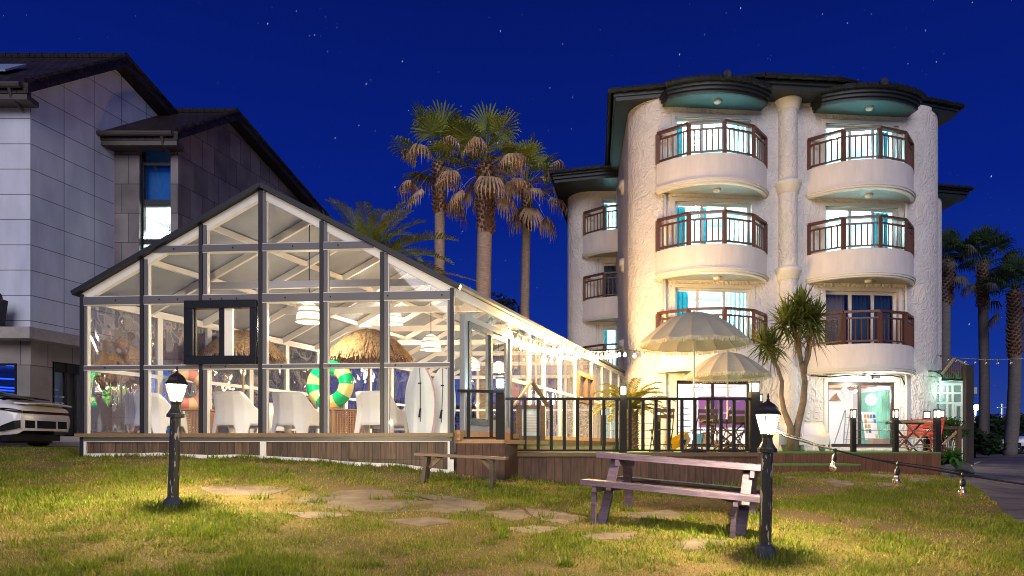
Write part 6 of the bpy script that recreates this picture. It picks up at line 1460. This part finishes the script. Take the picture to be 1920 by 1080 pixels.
# bushes
def leafclump(mb, c, rad, n, leaf, rs, flat=.6):
    for k in range(n):
        d = V(rs.gauss(0, 1), rs.gauss(0, 1), rs.gauss(0, 1)).normalized()*(rs.random()**.4); p = V(c[0]+d.x*rad[0], c[1]+d.y*rad[1], c[2]+d.z*rad[2])
        a = V(rs.gauss(0, 1), rs.gauss(0, 1), rs.gauss(0, flat)).normalized(); b = a.cross(V(rs.gauss(0, 1), rs.gauss(0, 1), rs.gauss(0, 1))).normalized(); l = leaf*rs.uniform(.6, 1.3)
        mb.add([p-a*l, p+b*l*.4, p+a*l, p-b*l*.4], [(0, 1, 2, 3)])
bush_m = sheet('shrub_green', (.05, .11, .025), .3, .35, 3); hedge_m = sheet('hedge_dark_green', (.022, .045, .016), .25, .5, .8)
rs = random.Random(44)
t = thing('shrub', 'rounded green shrub growing behind the crossed fence panel', 'shrub', (pp(1780, 18), 18, ZC-.6)); mb = MB()
for k in range(9): leafclump(mb, (pp(1762+rs.uniform(0, 38), 18), 18+rs.uniform(-.3, .3), ZC+.40+rs.uniform(-.12, .25)), (.28, .25, .16), 160, .05, rs)
mb.build('foliage', bush_m, t, uv=False); mb = MB()
for k in range(6): mb.tube([V(pp(1778, 18), 18, ZC-.6), V(pp(1768+k*4, 18), 18, ZC+.1), V(pp(1762+k*7, 18), 18, ZC+.4)], (.02, .014, .008), 6)
mb.build('stem', stem_m, t)
t = thing('leafy_plant', 'broad leaved low plant at the foot of the deck corner', 'plant', (pp(1775, 16.3), 16.3, ZC-.6)); mb = MB()
for k in range(14):
    c = V(pp(1762+rs.uniform(0, 28), 16.3), 16.3+rs.uniform(-.3, .4), ZC-.55+rs.uniform(0, .35))
    head(mb, c, 16, .26, rs, .045, .5)
mb.build('foliage', sheet('hosta_green', (.06, .16, .03), .35, .3, 5), t, uv=False)
for i, (px, Y, r_, lab) in enumerate(((1772, 15.6, .22, 'grey rough rock beside the deck corner under the low plant'), (1795, 16.4, .30, 'larger dark rock by the planting edge'), (1778, 14.9, .13, 'small dark rock lying at the driveway edge'))):
    x = pp(px, Y); mb = MB(); rr = random.Random(i+60); n, m = 12, 7
    for j in range(m+1):
        for k in range(n): th = math.pi*j/m; ph = 2*math.pi*k/n; q = r_*(1+.22*noise.noise(V(math.cos(ph)*math.sin(th)*1.7+i*9, math.sin(ph)*math.sin(th)*1.7, math.cos(th)*1.7))*2); mb.v.append((x+q*math.sin(th)*math.cos(ph)*1.2, Y+q*math.sin(th)*math.sin(ph), gz(x, Y)+r_*.3+q*math.cos(th)*.8))
    mb.f = [(j*n+k, j*n+(k+1) % n, (j+1)*n+(k+1) % n, (j+1)*n+k) for j in range(m) for k in range(n)]; tag(mb.build('rock', M('garden_rock', (.10, .095, .09), .85, var=.4, vs=5, bump=.6, bs=12)), lab, 'rock', 'rocks by the deck corner')
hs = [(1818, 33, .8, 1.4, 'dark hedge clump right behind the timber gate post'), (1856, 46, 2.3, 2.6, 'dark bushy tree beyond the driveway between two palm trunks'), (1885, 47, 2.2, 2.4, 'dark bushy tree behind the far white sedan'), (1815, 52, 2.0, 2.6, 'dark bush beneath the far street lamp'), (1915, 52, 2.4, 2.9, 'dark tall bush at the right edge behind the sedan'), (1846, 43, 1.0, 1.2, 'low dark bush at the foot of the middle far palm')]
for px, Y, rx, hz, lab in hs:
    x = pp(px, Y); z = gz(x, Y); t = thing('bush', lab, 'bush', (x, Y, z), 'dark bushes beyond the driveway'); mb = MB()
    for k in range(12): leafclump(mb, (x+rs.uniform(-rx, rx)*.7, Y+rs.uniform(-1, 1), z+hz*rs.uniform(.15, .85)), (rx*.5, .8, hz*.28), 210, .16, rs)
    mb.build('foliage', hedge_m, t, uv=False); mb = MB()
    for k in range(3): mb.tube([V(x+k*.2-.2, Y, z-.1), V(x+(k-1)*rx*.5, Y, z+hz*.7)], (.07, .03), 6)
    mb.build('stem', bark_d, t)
mb = MB(); t = thing('tree', 'dim round tree crown just visible behind the middle palm trunk', 'tree', (pp(938, 34), 34, gz(pp(938, 34), 34)))
for k in range(12): leafclump(mb, (pp(936+rs.uniform(-16, 16), 34), 34+rs.uniform(-1, 1), ZC+5.2+rs.uniform(-.2, 2.0)), (.9, .8, .6), 170, .12, rs)
for k in range(8): leafclump(mb, (pp(960+rs.uniform(-15, 30), 34), 34+rs.uniform(-1, 1), ZC+4.8+rs.uniform(-.6, .9)), (.9, .8, .6), 170, .12, rs)
mb.build('crown', sheet('far_tree_green', (.05, .06, .025), .25, .4, 1), t, uv=False); mb = MB(); mb.tube([V(pp(938, 34), 34, ZC-.3), V(pp(940, 34), 34, ZC+5.5)], (.25, .1), 8); mb.build('trunk', bark, t)
# hedge closing the plot behind the glasshouse
rs = random.Random(90); t = thing('hedge', 'dark clipped hedge seen dimly through the glasshouse behind its back wall', 'hedge', (-3, 26.5, ZC-.3)); mb = MB()
for k in range(46): x = -12+k*.33; leafclump(mb, (x, 26.5+rs.uniform(-.3, .3), ZC+rs.uniform(.2, 1.5)), (.6, .5, .8), 130, .11, rs)
mb.build('foliage', sheet('hedge_brown_green', (.05, .045, .025), .2, .5, 1), t, uv=False); mb = MB()
for k in range(8): mb.tube([V(-11.5+k*2, 26.6, ZC-.6), V(-11.4+k*2, 26.5, ZC+.9)], .05, 6)
mb.build('stem', bark_d, t)
# far tree line
mb = MB(); rs = random.Random(77)
for k in range(90): x = rs.uniform(30, 75); leafclump(mb, (x, 78+rs.uniform(-3, 3), ZC+rs.uniform(.2, 2.6)), (3, 2, 1.6), 90, .4, rs)
tag(mb.build('treeline', hedge_m, uv=False), 'far dark line of trees along the horizon at the right', 'trees', kind='stuff')
# far street lamp
x, y = pp(1828, 58), 58; t = thing('street_lamp', 'far street lamp shining blue white beyond the driveway', 'street lamp', (x, y, gz(x, y)))
mb = MB(); mb.tube([V(x, y, gz(x, y)-.2), V(x, y, ZC+3.25)], .09, 8); mb.beam((x, y, ZC+3.2), (x-.3, y, ZC+3.3), .12, .1); mb.build('pole', M('lamp_pole', (.4, .45, .45), .5), t)
mb = MB(); mb.lathe([(.05, -.25), (.22, -.16), (.25, 0), (.18, .18), (.03, .25)], 12, (x+.05, y-.1, ZC+3.35)); mb.build('lamp_head', emat('street_glow', (.75, .95, 1), 18), t); lamp('street_light', (x, y-.5, ZC+3.3), 200, (.7, .95, 1), .2, t)
x, y = pp(1879, 57), 57; mb = MB(); mb.tube([V(x, y, gz(x, y)-.2), V(x, y, ZC+3.6)], .08, 8); mb.tube([V(x-.4, y, ZC+3.3), V(x+.4, y, ZC+3.3)], .04, 6); tag(mb.build('utility_pole', M('lamp_pole', (0, 0, 0))), 'thin pale utility pole among the dark bushes', 'pole')
# ================================================================ strings of bulbs
cable_m = M('black_cable', (.012, .012, .012), .5); em_s = emat('festoon_glow', (1, .74, .36), 32)
def catenary(a, b, sag, n): return [a.lerp(b, i/n)-UP*sag*4*(i/n)*(1-i/n) for i in range(n+1)]
def along(pts, k):
    L = [0]
    for i in range(len(pts)-1): L.append(L[-1]+(pts[i+1]-pts[i]).length)
    out = []
    for j in range(k):
        d = L[-1]*(j+.5)/k; i = max(0, min(len(pts)-2, int(np.searchsorted(L, d))-1)); out.append(pts[i].lerp(pts[i+1], (d-L[i])/(L[i+1]-L[i])))
    return out
clear_bulb = glass('clear_bulb', .26, (.95, .93, .88), .08); fil = M('amber_filament', (.95, .48, .12), .4)
def festoon(label, pts, nb, size, lit, name='string_lights', every=0, power=0, sock=.4, twin=0):
    t = thing(name, label, 'string lights', tuple(pts[0])); mb = MB(); mb.tube(pts, .010, 6)
    if twin: mb.tube([p+UP*twin*math.sin(i*.9)**2+V(0, .01, 0) for i, p in enumerate(pts)], .006, 6)
    mb.build('cable', cable_m, t)
    for j, p in enumerate(along(pts, nb)):
        s = size; mb = MB(); mb.lathe([(.012*s/.15, 0), (.020*s/.15, -s*.06), (.020*s/.15, -s*sock), (.012*s/.15, -s*sock-.004)], 10, p); mb.tube([p+UP*.014, p-UP*s*.1], .012*s/.15, 6); so_ = mb.build('bulb_socket', cable_m, t)
        mb = MB(); q = p-UP*s*(sock-.02); mb.lathe([(.015*s/.15, 0), (.02*s/.15, -s*.12), (.034*s/.15, -s*.32), (.036*s/.15, -s*.42), (.028*s/.15, -s*.54), (.008*s/.15, -s*.6)], 12, q)
        lit_ = lit is True or (lit and j < lit); mb.build('bulb', em_s if lit_ else clear_bulb, so_, smooth=True)
        if not lit_ and size > .12:
            mb = MB()
            for k in range(4): a = k*1.57; mb.tube([q+V(.004*math.cos(a), .004*math.sin(a), -s*.12), q+V(.012*math.cos(a), .012*math.sin(a), -s*.44)], .003, 5)
            mb.build('filament', fil, so_)
        if lit_ and every and j % every == 0 and j < nb-6: lamp('festoon_light', p-UP*s*.7+V(.02, -.16, 0), power, (1, .60, .22), .05, t)
a, b, c, d = W(953, 616, 13.3), W(1060, 646, 16.6), W(1165, 655, 20.5), W(1252, 655, 20.9)
pts = catenary(a, b, .10, 10)[:-1]+catenary(b, c, .12, 10)[:-1]+catenary(c, d, .06, 8)
festoon('glowing warm string of bulbs along the glasshouse wall towards the guesthouse', pts, 30, .21, True, every=2, power=200)
a, b = B(7.8, .3, 3.05), W(2010, 664, 13.0); festoon('unlit string of small bulbs strung right from the guesthouse corner', catenary(a, b, .12, 30), 11, .14, False)
lt = V(pp(1440, 6.1)+.03, 6.08, W(0, 803, 6.1).z); pts = [lt, W(1470, 817, 6.0), W(1520, 832, 5.85), W(1562, 843, 5.7), W(1620, 857, 5.55), W(1683, 870, 5.4), W(1745, 880, 5.28), W(1806, 890, 5.15), W(1880, 902, 5.0), W(1990, 918, 4.8)]
t = thing('string_lights', 'black cable with three clear filament bulbs hanging from the right garden lantern', 'string lights', tuple(lt)); mb = MB(); mb.tube(pts, .008, 6)
mb.tube([p+UP*.012+V(0, .012, 0)+UP*(.012*math.sin(i*1.3)) for i, p in enumerate(pts)], .004, 6); q0 = W(1815, 885, 5.13)
mb.tube([q0, q0+V(-.05, 0, .015), q0+V(-.12, .01, .02), q0+V(-.05, 0, .005), q0+V(.02, 0, -.005)], .006, 6); mb.build('cable', cable_m, t)
for px, py, Y in ((1566, 845, 5.7), (1684, 870, 5.4), (1806, 890, 5.15)):
    p = W(px, py, Y); s = .165; tl = V(-.12, 0, -1).normalized() if px < 1700 else V(-.06, 0, -1).normalized()
    rot = UP.rotation_difference(-tl).to_matrix()
    def L_(prof, n=14, mat=None, par=None, nm='bulb', sm=True):
        mb = MB(); mb.lathe(prof, n); mb.v = [tuple(p+rot @ Vector(v)) for v in mb.v]; return mb.build(nm, mat, par, smooth=sm)
    so_ = L_([(.008, .02), (.014, .005), (.014, -.005), (.006, -.02), (.010, -.035), (.016, -.04), (.019, -.045), (.0195, -.085), (.015, -.09)], 14, cable_m, t, 'bulb_socket')
    L_([(.013, -.085), (.0135, -.097), (.020, -.112), (.028, -.128), (.030, -.143), (.027, -.157), (.016, -.170), (.003, -.174)], 16, clear_bulb, so_, 'bulb')
    mb = MB()
    for k in range(4): a = k*1.57+.4; mb.tube([p+rot @ V(.003*math.cos(a), .003*math.sin(a), -.105), p+rot @ V(.013*math.cos(a), .013*math.sin(a), -.15)], .0045, 5)
    mb.build('filament', fil, so_)
for t in list(bpy.data.objects):
    if t.type == 'EMPTY' and t.get('label') == 'x': bpy.data.objects.remove(t)
